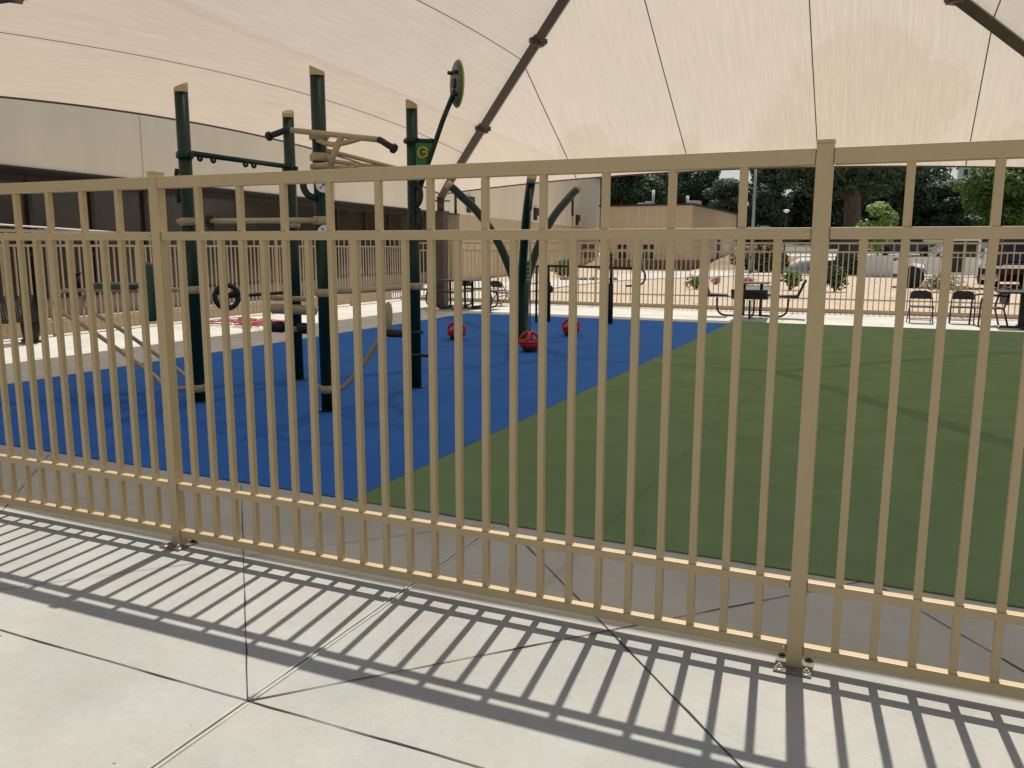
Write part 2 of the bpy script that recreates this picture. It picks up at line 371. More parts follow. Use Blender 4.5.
# paths beyond the fence
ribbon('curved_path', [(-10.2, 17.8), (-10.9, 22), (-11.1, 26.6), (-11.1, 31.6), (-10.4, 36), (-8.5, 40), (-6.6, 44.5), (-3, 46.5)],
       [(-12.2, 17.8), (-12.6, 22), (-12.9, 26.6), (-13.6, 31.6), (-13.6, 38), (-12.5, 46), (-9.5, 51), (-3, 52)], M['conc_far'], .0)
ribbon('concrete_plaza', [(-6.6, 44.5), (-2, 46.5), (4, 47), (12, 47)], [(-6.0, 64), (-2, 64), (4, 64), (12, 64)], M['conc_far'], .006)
ribbon('verge', [(-40, 53), (-20, 53.2), (-9, 53), (-6.2, 52)], [(-40, 65), (-20, 65), (-9, 65), (-6.1, 65)], M['earth'], .004)
ribbon('street', [(-80, 68), (-30, 68), (0, 68), (30, 68), (90, 68)], [(-80, 78), (-30, 78), (0, 78), (30, 78), (90, 78)], M['asphalt'], .01)
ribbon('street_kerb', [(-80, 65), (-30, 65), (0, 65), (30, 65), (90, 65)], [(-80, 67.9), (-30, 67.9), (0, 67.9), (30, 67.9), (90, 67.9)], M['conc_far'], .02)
ribbon('parking_lot', [(-60, 98), (0, 98), (30, 98), (90, 98)], [(-60, 114), (0, 114), (30, 114), (90, 114)], M['asphalt'], .012)

# ------------------------------------------------------------------ near fence
SP = 2.945; PITCH = SP / 24; PW = .053; KW = .0265
R1 = (.0497, .0878); R2 = (.2955, .328); R3 = (1.5113, 1.5497); R4 = (1.751, 1.8017); TOP = 1.829
def near_fence():
    t = thing('metal_fence', 'tan powder-coated picket fence across the foreground with bolted base plates', 'fence')
    for i, px in enumerate((-SP * 2, -SP, 0, SP)):
        b = MB(); b.box(px - PW / 2, px + PW / 2, 0, PW, .008, TOP - .012, .0025)
        po = b.build('post', M['fence'], t)
        c = MB(); c.box(px - PW / 2 - .0015, px + PW / 2 + .0015, -.0015, PW + .0015, TOP - .0118, TOP, .0025); c.build('post_cap', M['fence'], po)
        pl = MB(); pl.box(px - .064, px + .064, -.046, PW + .034, 0.0005, .0085, .0015); pl.build('base_plate', M['plate_steel'], po)
        for sx in (-1, 1):
            for yy in (-.026, PW + .018):
                n = MB(); cx = px + sx * .046
                n.lathe((cx, yy, .0087), [(.0165, 0), (.0165, .0025), (.0115, .0026)], 16)
                n.lathe((cx, yy, .0113), [(.011, 0), (.011, .008)], 6)
                n.lathe((cx, yy, .0193), [(.006, 0), (.006, .007), (.004, .009)], 10)
                n.build('anchor_bolt', M['steel'] if yy < 0 else M['black'], po)  # rear bolts colored black to stand in for the shade on them
    for p in (-2, -1, 0):
        x0 = p * SP + PW / 2 + .002; x1 = (p + 1) * SP - PW / 2 - .002
        for k, (z0, z1) in enumerate((R1, R2, R3, R4)):
            b = MB(); b.box(x0, x1, *((.0085, .0445) if k < 3 else (.0012, .066)), z0, z1, .0022)
            ra = b.build('rail', M['fence'], t)
        # bracket screws on the rail ends
        for k in range(1, 24):
            x = p * SP + (k * .9924 + .09) * PITCH; ztop = R4[0] + .004 if k % 2 == 0 else R3[0] + .004
            dx = random.uniform(-.0008, .0008)
            for (za, zb) in ((R1[1] - .003, ztop),):
                b = MB(); b.box(x - KW / 2 + dx, x + KW / 2 + dx, .0135, .0135 + KW, za, zb, .0018)
                b.build('picket', M['fence'], t)
    for px in (0, -SP):
        for z in (.075, .312, 1.53, 1.775):
            s = MB(); ax = Matrix.Rotation(PI / 2, 3, 'X')
            s.lathe((px - PW / 2 - .012, .0075, z), [(.004, 0), (.004, .004)], 8, ax); s.build('screw', M['steel'], t)
near_fence()

# ------------------------------------------------------------------ far fences
def far_fence(name, a, b_, label, zz, spacing, pitch, base=0.0, maxp=100):
    a = V((*a, 0)); b_ = V((*b_, 0)); d = (b_ - a); L = d.length; d.normalize(); n = V((-d.y, d.x, 0))
    t = thing(name, label, 'fence', tuple(a))
    r1, r2, r3, r4, top = zz
    npan = round(L / spacing); spacing = L / npan
    for i in range(npan + 1):
        p = d * (i * spacing); b = MB(); b.obox(V((p.x, p.y, base + top / 2)), Matrix((d, n, V((0, 0, 1)))).transposed(), .026, .026, top / 2)
        b.build('post', M['far_fence'], t)
    for z in (r1, r2, r3, r4):
        b = MB(); b.bar(V((0, 0, base + z)), d * L + V((0, 0, base + z)), .035, .036 if z != r4 else .045); b.build('rail', M['far_fence'], t)
    ps = []
    per = int(round(spacing / pitch)); pp = spacing / per
    for i in range(npan):
        for k in range(1, per):
            ps.append((i * spacing + k * pp, r4 if k % 2 == 0 else r3))
    ps.sort(key=lambda q: (a + d * q[0] - V((.2, -2.9, 0))).length)
    st = MB(); ns = 0
    for j, (s, zt) in enumerate(ps):
        p = d * s
        if j < maxp:
            b = MB(); b.box(p.x - .011, p.x + .011, p.y - .011, p.y + .011, base + r1, base + zt); b.build('picket', M['far_fence'], t)
        else:
            st.box(p.x - .011, p.x + .011, p.y - .011, p.y + .011, base + r1, base + zt); ns += 1
    if ns: tag(st.build('picket', M['far_fence'], t), kind='stuff')
far_fence('metal_fence', (-12.45, 1.0), (-12.2, 17.5), 'tan picket fence along the left side in front of the tinted windows', (.07, .25, 1.49, 1.72, 1.76), 2.75, .115)
far_fence('metal_fence', (-12.2, 17.55), (10.0, 17.62), 'tan picket fence across the back in front of the sandy field', (.05, .29, 1.36, 1.56, 1.60), 2.78, .116, base=.03)

# ------------------------------------------------------------------ shade canopy
CX0, CX1, CY0, CY1 = -10.08, 4.9, -.45, 15.6
RX0, RX1, RY = -3.86, -1.25, 10.1
ZC, ZR = 2.78, 6.6
def hipz(t): return ZC + (ZR - ZC) * t ** .95
def canopy():
    t = thing('shade_canopy', 'tan fabric hip-roofed shade canopy on brown steel columns over the play area', 'shade canopy', (0, 0, 0))
    cor = {'bl': V((CX0, CY1, 0)), 'br': V((CX1, CY1, 0)), 'nl': V((CX0, CY0, 0)), 'nr': V((CX1, CY0, 0))}
    rl = V((RX0, RY, 0)); rr = V((RX1, RY, 0))
    def pt(A, B, Ra, Rb, s, u, bulge):
        a = A.lerp(Ra, u); b = B.lerp(Rb, u); q = (s + 1) / 2; p = a.lerp(b, q)
        p.z = hipz(u) + bulge * (1 - u) ** 2.2 * (1 - s * s)
        if A.y == B.y and A.y < 5: p.y += 1.985 * (1 - u) ** 1.5 * (1 - s ** 6)      # the near edge is a slack curve
        return p
    panels = [('bl', 'br', rl, rr, .36), ('nr', 'nl', rr, rl, .85), ('nl', 'bl', rl, rl, .66), ('br', 'nr', rr, rr, .6)]
    n, m = 48, 24
    for (A, B, Ra, Rb, bu) in panels:
        b = MB(); vs = [pt(cor[A], cor[B], Ra, Rb, -1 + 2 * i / n, j / m, bu) for j in range(m + 1) for i in range(n + 1)]
        b.add(vs, [(j * (n + 1) + i, j * (n + 1) + i + 1, (j + 1) * (n + 1) + i + 1, (j + 1) * (n + 1) + i) for j in range(m) for i in range(n)], True)
        fab = b.build('fabric_panel', M['canopy'], t)
        # hem with its cable
        h = MB(); h.tube([vs[i] + V((0, 0, -.005)) for i in range(n + 1)], .017, 8); h.build('hem_cable', M['brown'], fab)
    def strip(pts, w=.009):
        b = MB(); r = []
        for i, p in enumerate(pts):
            d = pts[min(i + 1, len(pts) - 1)] - pts[max(i - 1, 0)]; d.z = 0; d.normalize(); q = V((-d.y, d.x, 0)) * w
            r += [p + q + V((0, 0, -.008)), p - q + V((0, 0, -.008)), p - q + V((0, 0, -.012)), p + q + V((0, 0, -.012))]
        f = []
        for i in range(len(pts) - 1):
            for k in range(4): f.append((4 * i + k, 4 * i + (k + 1) % 4, 4 * i + 4 + (k + 1) % 4, 4 * i + 4 + k))
        b.add(r, f); b.build('seam', M['seam'], t)
    xm = (CX0 + CX1) / 2; hw = (CX1 - CX0) / 2; rm = (RX0 + RX1) / 2; rh = (RX1 - RX0) / 2
    for c in (1.42, -1.25, -3.87, -6.5, 3.9):
        for (A, B, Ra, Rb, bu) in panels[:2]:
            pts = []
            for j in range(41):
                u = j / 40; mid = xm + (rm - xm) * u; w = hw + (rh - hw) * u; s = (c - mid) / w
                if abs(s) <= 1: pts.append(pt(cor[A], cor[B], Ra, Rb, s if A == 'bl' else -s, u, bu))
            if len(pts) > 2: strip(pts)
    for (A, B, Ra, Rb, bu), cs in ((panels[2], (-6.5, -8.85)), (panels[3], (1.42, 3.9))):
        for c in cs:
            xa = cor[A].x; u = (c - xa) / (Ra.x - xa)
            if 0 < u < 1: strip([pt(cor[A], cor[B], Ra, Rb, -1 + 2 * i / 48, u, bu) for i in range(49)])
    # steel: hips, ridge, columns
    for k, Rp in (('bl', rl), ('br', rr), ('nl', rl), ('nr', rr)):
        c = cor[k]; pts = []
        for i in range(13):
            u = i / 12; p = c.lerp(Rp, u); p.z = hipz(u) - .11; pts.append(p)
        b = MB(); b.tube(pts, .115, 4); b.sm = [False] * len(b.f); hip = b.build('hip_beam', M['brown'], t)
        for u in (.335, .66):
            p = c.lerp(Rp, u); p.z = hipz(u) - .11; d = (Rp - c).normalized()
            q = V((-d.y, d.x, 0)); q2 = MB(); q2.obox(p + V((0, 0, -.01)), Matrix((d, q, V((0, 0, 1)))).transposed(), .05, .17, .045, .006)
            q2.obox(p + V((0, 0, -.01)), Matrix((d, q, V((0, 0, 1)))).transposed(), .09, .095, .1, .006)
            q2.build('splice_bracket', M['brown'], hip)
        b = MB(); b.box(c.x - .13, c.x + .13, c.y - .13, c.y + .13, .02, 2.36, .01); col = b.build('column', M['brown'], t)
        b = MB(); b.tube([(c.x, c.y, 2.36), (c.x, c.y, 2.72)], .09, 16); b.build('column_neck', M['brown'], col)
        b = MB(); b.box(c.x - .16, c.x + .16, c.y - .16, c.y + .16, 2.33, 2.37, .004); b.build('flange', M['brown'], col); b = MB(); b.box(c.x - .19, c.x + .19, c.y - .15, c.y + .15, 2.6, 2.63, .004); b.build('flange', M['brown'], col)
        b = MB(); b.box(c.x - .22, c.x + .22, c.y - .22, c.y + .22, .001, .03, .004); b.build('base_plate', M['brown'], col)
    b = MB(); b.tube([(RX0, RY, ZR - .11), (RX1, RY, ZR - .11)], .075, 12); b.build('ridge_beam', M['brown'], t)
canopy()

# ------------------------------------------------------------------ left school building (wall line X = -13.6 - .125 Y)
def left_building():
    K = .125; ux = V((-K, 1, 0)).normalized(); nn = V((ux.y, -ux.x, 0))      # nn points to +X (the yard)
    O = V((-13.6, 0, 0)); SC = math.sqrt(1 + K * K)
    t = thing('school_building', 'long cream stucco school building with dark tinted window band on the left', 'building', tuple(O))
    def P(y, out, z): return V((-K * y, y, z)) + nn * out          # local coords relative to O
    def slab(b, y0, y1, o0, o1, z0, z1):
        vs = [P(y, o, z) for z in (z0, z1) for o in (o0, o1) for y in (y0, y1)]
        b.add(vs, [(0, 2, 3, 1), (4, 5, 7, 6), (0, 1, 5, 4), (2, 6, 7, 3), (0, 4, 6, 2), (1, 3, 7, 5)])
    Y0, YW, Y1 = -14, 30.5, 62.3
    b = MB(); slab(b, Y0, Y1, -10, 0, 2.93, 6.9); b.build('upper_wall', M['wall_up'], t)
    b = MB()
    for y in (-6, 2.4, 10.9, 19.4, 51): slab(b, y, y + .025, 0, .006, 2.95, 6.88)
    b.build('control_joint', M['wall_low'], t)
    b = MB(); slab(b, Y0, YW, -.02, .02, 2.90, 2.935); slab(b, Y0, YW, -1.30, -.02, 2.91, 2.929); b.build('soffit', M['soffit'], t)
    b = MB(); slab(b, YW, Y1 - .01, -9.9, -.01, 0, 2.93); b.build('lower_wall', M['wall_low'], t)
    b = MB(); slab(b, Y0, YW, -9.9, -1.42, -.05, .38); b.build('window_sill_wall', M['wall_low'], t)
    b = MB(); slab(b, Y0, YW, -3.9, -3.8, .3, 2.9); b.build('inner_blind', M['blind'], t)
    ys = [-13.9, -11, -8, -5.5, -2.6, .3, 3.2, 6.2] + [9.13, 10.79, 12.46, 14.4, 16.28, 18.83, 21.95, 24.11, 26.13, 28.4, 30.4]
    for i in range(len(ys) - 1):
        g = MB(); slab(g, ys[i] + .05, ys[i + 1] - .05, -1.41, -1.40, .42, 2.86); w = g.build('window', M['glass'], t)
        f = MB(); slab(f, ys[i] - .05, ys[i] + .05, -1.45, -1.33, .38, 2.91); slab(f, ys[i] + .05, ys[i + 1] - .05, -1.44, -1.34, 2.80, 2.91)
        slab(f, ys[i] + .05, ys[i + 1] - .05, -1.44, -1.34, 1.28, 1.34); slab(f, ys[i] + .05, ys[i + 1] - .05, -1.44, -1.34, .38, .46)
        f.build('window_frame', M['soffit'], w)
    for y in (30.5 + .9, 42.6, 53.6):
        l = MB(); slab(l, y, y + .55, 0, .22, 3.05, 3.75); lo = l.build('wall_light', M['soffit'], t)
        l2 = MB(); slab(l2, y + .05, y + .5, .22, .26, 3.02, 3.3); l2.build('light_shade', M['roof_white'], lo)
    for y, wd in ((56.0, 4.3),):
        g = MB(); slab(g, y, y + wd, -.02, .02, .7, 1.7); w = g.build('window', M['soffit'], t)
        f = MB(); slab(f, y - .1, y + wd + .1, .021, .05, 1.30, 1.38); slab(f, y + wd / 2 - .1, y + wd / 2 + .1, .021, .05, .7, 1.7); f.build('window_frame', M['trim'], w)
    b = MB(); slab(b, Y0, Y1 + .25, -10.1, .22, 6.9, 7.02); b.build('parapet_cap', M['soffit'], t)
left_building()

b = MB(); b.box(-12.72, -12.64, -8, 17.3, -.05, .27, .01); tag(b.build('low_wall', M['wall_low']), 'low tan stucco wall running behind the left picket fence', 'wall')
sheet('walkway', [(-16.5, -9), (-12.91, -9), (-12.91, 30), (-19, 30)], M['conc_far'], .0)  # lightened concrete, added brightness to bounce light onto the building wall
# white ramp handrail between left fence and windows
t = thing('handrail', 'white sloping handrail showing above the left fence beside the windows', 'handrail', (-13.2, 4.0, 0))
b = MB(); b.tube([(0, 0, 1.92), (0, 5.2, 1.72)], .014, 8); b.build('top_bar', M['white'], t)
for y, z in ((.3, 1.90), (3, 1.79), (5.1, 1.72)):
    b = MB(); b.tube([(0, y, 0), (0, y, z)], .018, 8); b.build('upright', M['brown'], t)

# ------------------------------------------------------------------ second building
def back_building():
    cx, cy = -11.9, 53.0
    t = thing('school_building', 'low tan flat-roofed building with pale grid joints beyond the sandy field', 'building', (cx, cy, 0))
    w, d, h = 6.35, 17.5, 4.25
    b = MB(); b.box(-w, 0, 0, d, .66, h); b.build('wall', M['wall_b'], t)
    b = MB(); b.box(-w, .02, -.02, d, -.05, .66); b.build('wainscot', M['brick'], t)
    b = MB(); b.box(-w - .1, .12, -.12, d + .1, h, h + .12); rf = b.build('roof', M['soffit'], t)
    j = MB(); j.box(-6.3, -.4, -.014, 0, 3.44, 3.52)
    for x in (-2.45, -3.1, -3.65, -4.4): j.box(x, x + .09, -.012, 0, 1.0, h - .02)
    j.build('wall_joint', M['trim'], t)
    for x, hw in ((-2.9, .36), (-4.75, .30)):
        g = MB(); g.box(x - hw, x + hw, -.03, .02, .72, 1.68); wi = g.build('window', M['carglass'], t)
        f = MB(); f.box(x - hw - .05, x + hw + .05, -.06, -.031, 1.30, 1.37); f.box(x - .03, x + .03, -.059, -.031, .72, 1.68); f.build('window_frame', M['trim'], wi)
    g = MB(); g.box(-.02, .03, 9.2, 10.3, .02, 2.2); g.build('door', M['soffit'], t)
    for (x, y, sx, sy, hh) in ((-6.3, 5, 1.6, .8, .22), (-4.9, 4, .4, .5, .30), (-4.45, 4.4, .4, .5, .42), (-2.9, 5, .35, .5, .3)):
        q = MB(); q.box(x, x + sx, y, y + sy, h + .12, h + .12 + hh, .02); q.build('rooftop_unit', M['roof_white'], rf)
    for x, hh in ((-3.85, 1.25), (-1.35, .78)):
        p = MB(); p.tube([(x, 4.5, h + .1), (x, 4.5, h + .1 + hh)], .10, 10); p.build('vent_pipe', M['roof_white'], rf)
    q = MB(); q.box(-1.2, -.45, 4.0, 5, h + .12, h + .5, .02); q.build('rooftop_unit', M['roof_white'], rf)
back_building()

# ------------------------------------------------------------------ outdoor fitness frame
def fitness():
    o = V((-5.05, 3.8, 0))
    t = thing('fitness_station', 'four-post outdoor fitness rig with dark green posts, tan bars and slanted tan caps', 'fitness station', tuple(o))
    def L(p): return V(p) - o
    posts = {1: (-5.77, 3.02, 2.95, .060, 0.9), 2: (-5.77, 4.51, 2.93, .060, 2.0), 3: (-4.365, 3.17, 3.01, .063, 3.3), 4: (-4.29, 4.60, 2.94, .058, -2.3)}
    for k, (x, y, h, r, an) in posts.items():
        b = MB(); b.tube([L((x, y, .012)), L((x, y, h - .085))], r, 24); po = b.build('post', M['greenmetal'], t)
        # tan cap cut at a slant
        c = MB(); n = 24; base = L((x, y, 0)); vs = []
        for i in range(n):
            a = 2 * PI * i / n; vs.append(base + V((math.cos(a) * r * 1.03, math.sin(a) * r * 1.03, h - .085)))
        for i in range(n):
            a = 2 * PI * i / n; vs.append(base + V((math.cos(a) * r * 1.03, math.sin(a) * r * 1.03, h - .022 + .028 * math.cos(a - an))))
        c.add(vs, [(i, (i + 1) % n, n + (i + 1) % n, n + i) for i in range(n)], True); c.f.append(tuple(range(n, 2 * n))); c.sm.append(False)
        c.build('post_cap', M['tanmetal'], po)
        c = MB(); c.lathe(L((x, y, .012)), [(r * 1.5, 0), (r * 1.5, .008)], 20); c.build('base_flange', M['greenmetal'], po)
    def clamp(k, z, m, h=.035):
        x, y, _, r, _ = posts[k]
        b = MB(); b.lathe(L((x, y, z)), [(r + .003, -h), (r + .014, -h), (r + .014, h), (r + .003, h)], 24)
        b.box(*[q for q in (x - o.x + r, x - o.x + r + .035)], y - o.y - .018, y - o.y + .018, z - h * .8, z + h * .8, .004)
        b.box(*[q for q in (x - o.x - r - .035, x - o.x - r)], y - o.y - .018, y - o.y + .018, z - h * .8, z + h * .8, .004)
        b.build('clamp', m, t)
    def tube(name, pts, r, m, seg=12, par=None):
        b = MB(); b.tube([L(p) for p in pts], r, seg); return b.build(name, m, par or t)
    # green overhead bar with rings
    clamp(1, 2.31, M['greenmetal'], .03); clamp(2, 2.31, M['greenmetal'], .03)
    ob = tube('overhead_bar', [(-5.73, 3.06, 2.33), (-5.74, 4.46, 2.33)], .026, M['greenmetal'])
    for y in (3.17, 3.34, 3.78, 3.90):
        tube('ring', arc((-5.735, y, 2.298), .022, 0, 2 * PI, 14, (1, 0, 0), (0, 0, 1)), .013, M['black'], 8, ob)
    for k, z in ((1, 2.12), (1, 1.95)):
        x, y, _, r, _ = posts[k]; tube('grip', [(x - .075, y - .03, z + .07), (x - .09, y - .03, z), (x - .075, y - .03, z - .07)], .02, M['black'])
    # tan mid bar with hook
    tb = tube('cross_bar', [(-5.83, 2.95, 1.71), (-4.36, 3.10, 1.71)], .025, M['tanmetal'])
    clamp(1, 1.71, M['tanmetal'], .036); clamp(3, 1.71, M['tanmetal'], .036)
    tube('hook', smooth_path([(-5.47, 2.98, 1.76), (-5.47, 2.945, 1.75), (-5.47, 2.93, 1.70), (-5.45, 2.95, 1.655), (-5.40, 2.96, 1.65)], 5), .017, M['black'], 8, tb)
    tube('hook', arc((-5.47, 2.985, 1.71), .042, 0, 2 * PI, 14, (0, 1, 0), (0, 0, 1)), .015, M['black'], 8, tb)
    # bar from post 3 to post 4
    clamp(3, 1.08, M['tanmetal']); clamp(4, 1.08, M['tanmetal']); clamp(1, 1.08, M['tanmetal']); clamp(2, 1.72, M['tanmetal'])
    tube('cross_bar', [(-4.37, 3.22, 1.08), (-4.30, 4.55, 1.07)], .026, M['tanmetal'])
    # inclined bench rails on post 1
    for dy in (-.16, .16):
        tube('bench_rail', smooth_path([(-5.82, 3.02 + dy * .3, .14), (-6.02, 3.02 + dy, .15), (-6.2, 3.02 + dy, .27), (-6.95, 3.02 + dy, .64), (-7.33, 3.02 + dy, .80), (-7.47, 3.02 + dy, .90),
                                       (-7.37, 3.02 + dy, 1.02), (-7.15, 3.02 + dy, 1.05), (-6.5, 3.02 + dy * .6, 1.06), (-5.82, 3.02 + dy * .25, 1.08)], 7), .021, M['tanmetal'])
    clamp(1, .14, M['tanmetal'])
    b = MB(); b.box(*(-7.0 - o.x, -6.38 - o.x), 2.84 - o.y, 3.20 - o.y, 1.075, 1.125, .015); b.build('pad', M['pad_green'], t)
    tube('grip', [(-7.14, 2.86, 1.07), (-7.14, 2.86, 1.21)], .042, M['purple'], 16); tube('grip', [(-7.14, 2.86, 1.21), (-7.14, 2.86, 1.225)], .055, M['purple'], 16)
    tube('roller', [(-6.16, 2.86, .78), (-6.16, 2.86, .81), (-6.16, 2.86, 1.30), (-6.16, 2.86, 1.335)], [.045, .064, .064, .03], M['pad_green'], 18)
    # handwheel between posts 1 and 2
    hw = tube('handwheel', arc((-5.77, 3.46, .99), .115, 0, 2 * PI, 28, (.55, .83, 0), (0, 0, 1)), .025, M['black'], 10)
    for a in (.5, 2.6, 4.7):
        tube('spoke', [(-5.77, 3.46, .99), V((-5.77, 3.46, .99)) + V((.55, .83, 0)) * .11 * math.cos(a) + V((0, 0, 1)) * .11 * math.sin(a)], .024, M['black'], 8, hw)
    tube('shaft', [(-5.77, 3.46, .99), (-5.77, 4.46, .99)], .018, M['greenmetal'])
    # rollers on post 2
    clamp(2, .80, M['tanmetal']); clamp(2, .58, M['tanmetal'], .03)
    tube('roller', [(-6.04, 4.43, .80), (-6.02, 4.43, .80), (-5.45, 4.43, .80), (-5.43, 4.43, .80)], [.03, .055, .055, .03], M['tanmetal'], 16)
    tube('roller', [(-6.06, 4.43, .92), (-5.48, 4.43, .92)], .028, M['tanmetal'], 12)
    for x0, x1 in ((-6.10, -5.86), (-5.66, -5.48)):
        tube('roller', [(x0, 4.41, .60), (x0 + .02, 4.41, .60), (x1 - .02, 4.41, .60), (x1, 4.41, .60)], [.03, .062, .062, .03], M['black'], 16)
    # pull-up handlebar on post 3
    for z in (2.43, 2.25, 2.17): clamp(3, z, M['tanmetal'], .034 if z != 2.17 else .028)
    hb = tube('handlebar', [(-4.58, 3.05, 2.475), (-4.1, 3.05, 2.41), (-3.67, 3.05, 2.35)], .024, M['tanmetal'])
    for pts in ([(-4.57, 3.05, 2.475), (-4.62, 3.05, 2.478), (-4.72, 3.05, 2.455), (-4.79, 3.05, 2.44)], [(-3.68, 3.05, 2.352), (-3.65, 3.05, 2.34), (-3.60, 3.05, 2.31), (-3.555, 3.05, 2.285)]):
        tube('grip', pts, [.027, .027, .027, .027], M['black'], 12, hb); e = V(pts[-1]); d = (e - V(pts[-2])).normalized()
        tube('grip_end', [e, e + d * .012, e + d * .035], [.028, .042, .038], M['black'], 14, hb)
    tube('strut', [(-4.17, 3.06, 2.17), (-4.14, 3.05, 2.24), (-4.03, 3.04, 2.41)], .027, M['tanmetal'])
    tube('strut', smooth_path([(-4.33, 3.1, 2.385), (-4.15, 3.05, 2.335), (-4.0, 3.05, 2.345), (-3.85, 3.05, 2.372)], 5), .022, M['tanmetal'])
    tube('strut', [(-4.38, 3.08, 2.17), (-4.17, 3.06, 2.17)], .025, M['tanmetal'])
    # ladder of tubes between posts 3 and 4
    for (xa, za, xb, zb) in ((-4.31, 2.31, -4.22, 2.22), (-4.31, 2.22, -4.24, 2.24), (-4.30, 2.17, -4.05, 2.22), (-4.46, 2.17, -4.35, 2.2)):
        tube('ladder_rail', [(xa, 3.17, za), (xb, 4.58, zb)], .019, M['tanmetal'], 10)
    for y in (3.5, 3.85, 4.2): tube('ladder_rung', [(-4.42, y, 2.19), (-4.2, y, 2.20)], .014, M['tanmetal'], 8)
    clamp(4, 2.24, M['greenmetal'])
    # bent green tube and instruction discs on post 3
    tube('hook', smooth_path([(-4.38, 3.10, 1.90), (-4.42, 3.05, 1.93), (-4.46, 3.05, 2.0), (-4.455, 3.06, 2.06)], 6), .03, M['greenmetal'])
    d = (V((.213, -2.924, 1.48)) - V((-4.39, 3.17, 2))); d.z = 0; d.normalize()
    ax = Matrix((V((-d.y, d.x, 0)), V((0, 0, 1)), d)).transposed()
    for z in (2.01, 1.605):
        b = MB(); b.lathe(L(V((-4.345, 3.18, z)) + d * .10), [(.066, 0), (.066, .008)], 24, ax); di = b.build('disc', M['white'], t)
        b = MB(); b.lathe(L(V((-4.345, 3.18, z)) + d * .109), [(.012, 0), (.012, .004)], 12, ax)
        for a in (.6, 2.2, 3.9): b.obox(L(V((-4.345, 3.18, z)) + d * .1095 + ax @ V((.034 * math.cos(a), .034 * math.sin(a), 0))), ax @ Matrix.Rotation(a, 3, 'Z'), .012, .006, .0015)
        b.build('disc_mark', M['gray'], di)
    # leg arm at the foot of post 3
    clamp(3, .21, M['tanmetal'])
    tube('leg_arm', smooth_path([(-4.33, 3.13, .21), (-4.22, 3.15, .215), (-4.08, 3.16, .33), (-3.9, 3.17, .55), (-3.76, 3.17, .76), (-3.70, 3.17, .95)], 6), .022, M['tanmetal'])
    b = MB(); b.lathe(L((-3.70, 3.17, .90)), [(.0, -.13), (.026, -.10), (.036, -.03), (.036, .05), (.028, .10), (0, .12)], 16); b.build('pad', M['tanmetal'], t)
    tube('grip', [(-3.73, 3.17, .745), (-3.70, 3.17, .745), (-3.52, 3.17, .75), (-3.50, 3.17, .75)], [.026, .035, .035, .04], M['black'], 14)
    # post 4: frame, sign plate and turning disc
    clamp(4, 2.545, M['greenmetal'], .028); clamp(4, .60, M['greenmetal'], .02); clamp(4, .36, M['greenmetal'], .02)
    tube('sign_arm', [(-4.25, 4.58, 2.545), (-4.03, 4.57, 2.53)], .021, M['greenmetal'])
    tube('disc_arm', [(-4.20, 4.59, 2.08), (-4.12, 4.59, 2.27), (-3.93, 4.59, 2.72), (-3.79, 4.59, 3.0)], .025, M['greenmetal'])
    b = MB(); pl = [L((-4.235, 4.58, 2.525)), L((-4.035, 4.58, 2.51)), L((-4.12, 4.58, 2.27)), L((-4.17, 4.58, 2.10)), L((-4.235, 4.58, 2.10))]; b.prism(pl, (0, 1, 0), -.008, .008); sg = b.build('sign_plate', M['sign_green'], t)
    sw = [(-4.150 + .062 * math.cos(a) * (1 - .06 * (a - .3)), 4.566, 2.415 + .062 * math.sin(a) * (1 - .06 * (a - .3))) for a in [.3 + i * .22 for i in range(25)]]
    tube('swirl_mark', sw, .0105, M['yellow'], 6, sg)
    tube('swirl_mark', [(-4.148, 4.566, 2.425), (-4.10, 4.566, 2.425), (-4.095, 4.566, 2.395), (-4.125, 4.566, 2.375)], .0105, M['yellow'], 6, sg)
    dn = V((.985, -.10, -.12)).normalized(); dn = V((.72, .69, -.06)).normalized()
    ax2 = Matrix((V((-dn.y, dn.x, 0)).normalized(), V((0, 0, 1)), dn)).transposed()
    c = V((-3.765, 4.59, 3.06))
    b = MB(); b.lathe(L(c), [(.17, -.010), (.212, -.012), (.222, 0), (.212, .012), (.17, .010), (0, .009)], 36, ax2); dc = b.build('turning_disc', M['sign_green'], t)
    b = MB(); b.lathe(L(c), [(0, -.022), (.19, -.0215), (.195, -.009)], 36, ax2); b.build('disc_face', M['gray'], dc)
    tube('disc_rim', [c + ax2 @ V((.219 * math.cos(a), .219 * math.sin(a), .006)) for a in [i * 2 * PI / 36 for i in range(37)]], .008, M['yellow'], 6, dc)
    b = MB(); b.lathe(L(c - dn * .045), [(.05, 0), (.05, .03), (.03, .035)], 16, ax2); b.build('disc_hub', M['black'], dc)
    for a in (.9, 2.5, 4.1): 
        p = c - dn * .02 + ax2 @ V((.14 * math.cos(a), .14 * math.sin(a), 0)); tube('disc_knob', [p, p - dn * .05], .018, M['black'], 10, dc)
    # shaped black grips on post 4
    for z0 in (1.98, 1.74):
        tube('grip', smooth_path([(-4.24, 4.57, z0 + .13), (-4.19, 4.56, z0 + .10), (-4.175, 4.56, z0 + .02), (-4.195, 4.56, z0 - .05), (-4.24, 4.57, z0 - .08)], 5), .027, M['black'])
    tube('grip', [(-4.36, 4.52, .36), (-4.10, 4.50, .37), (-4.02, 4.50, .38)], [.018, .016, .026], M['black'], 10)
    tube('grip', [(-4.36, 4.55, .60), (-4.19, 4.55, .60)], .02, M['black'], 10)
fitness()

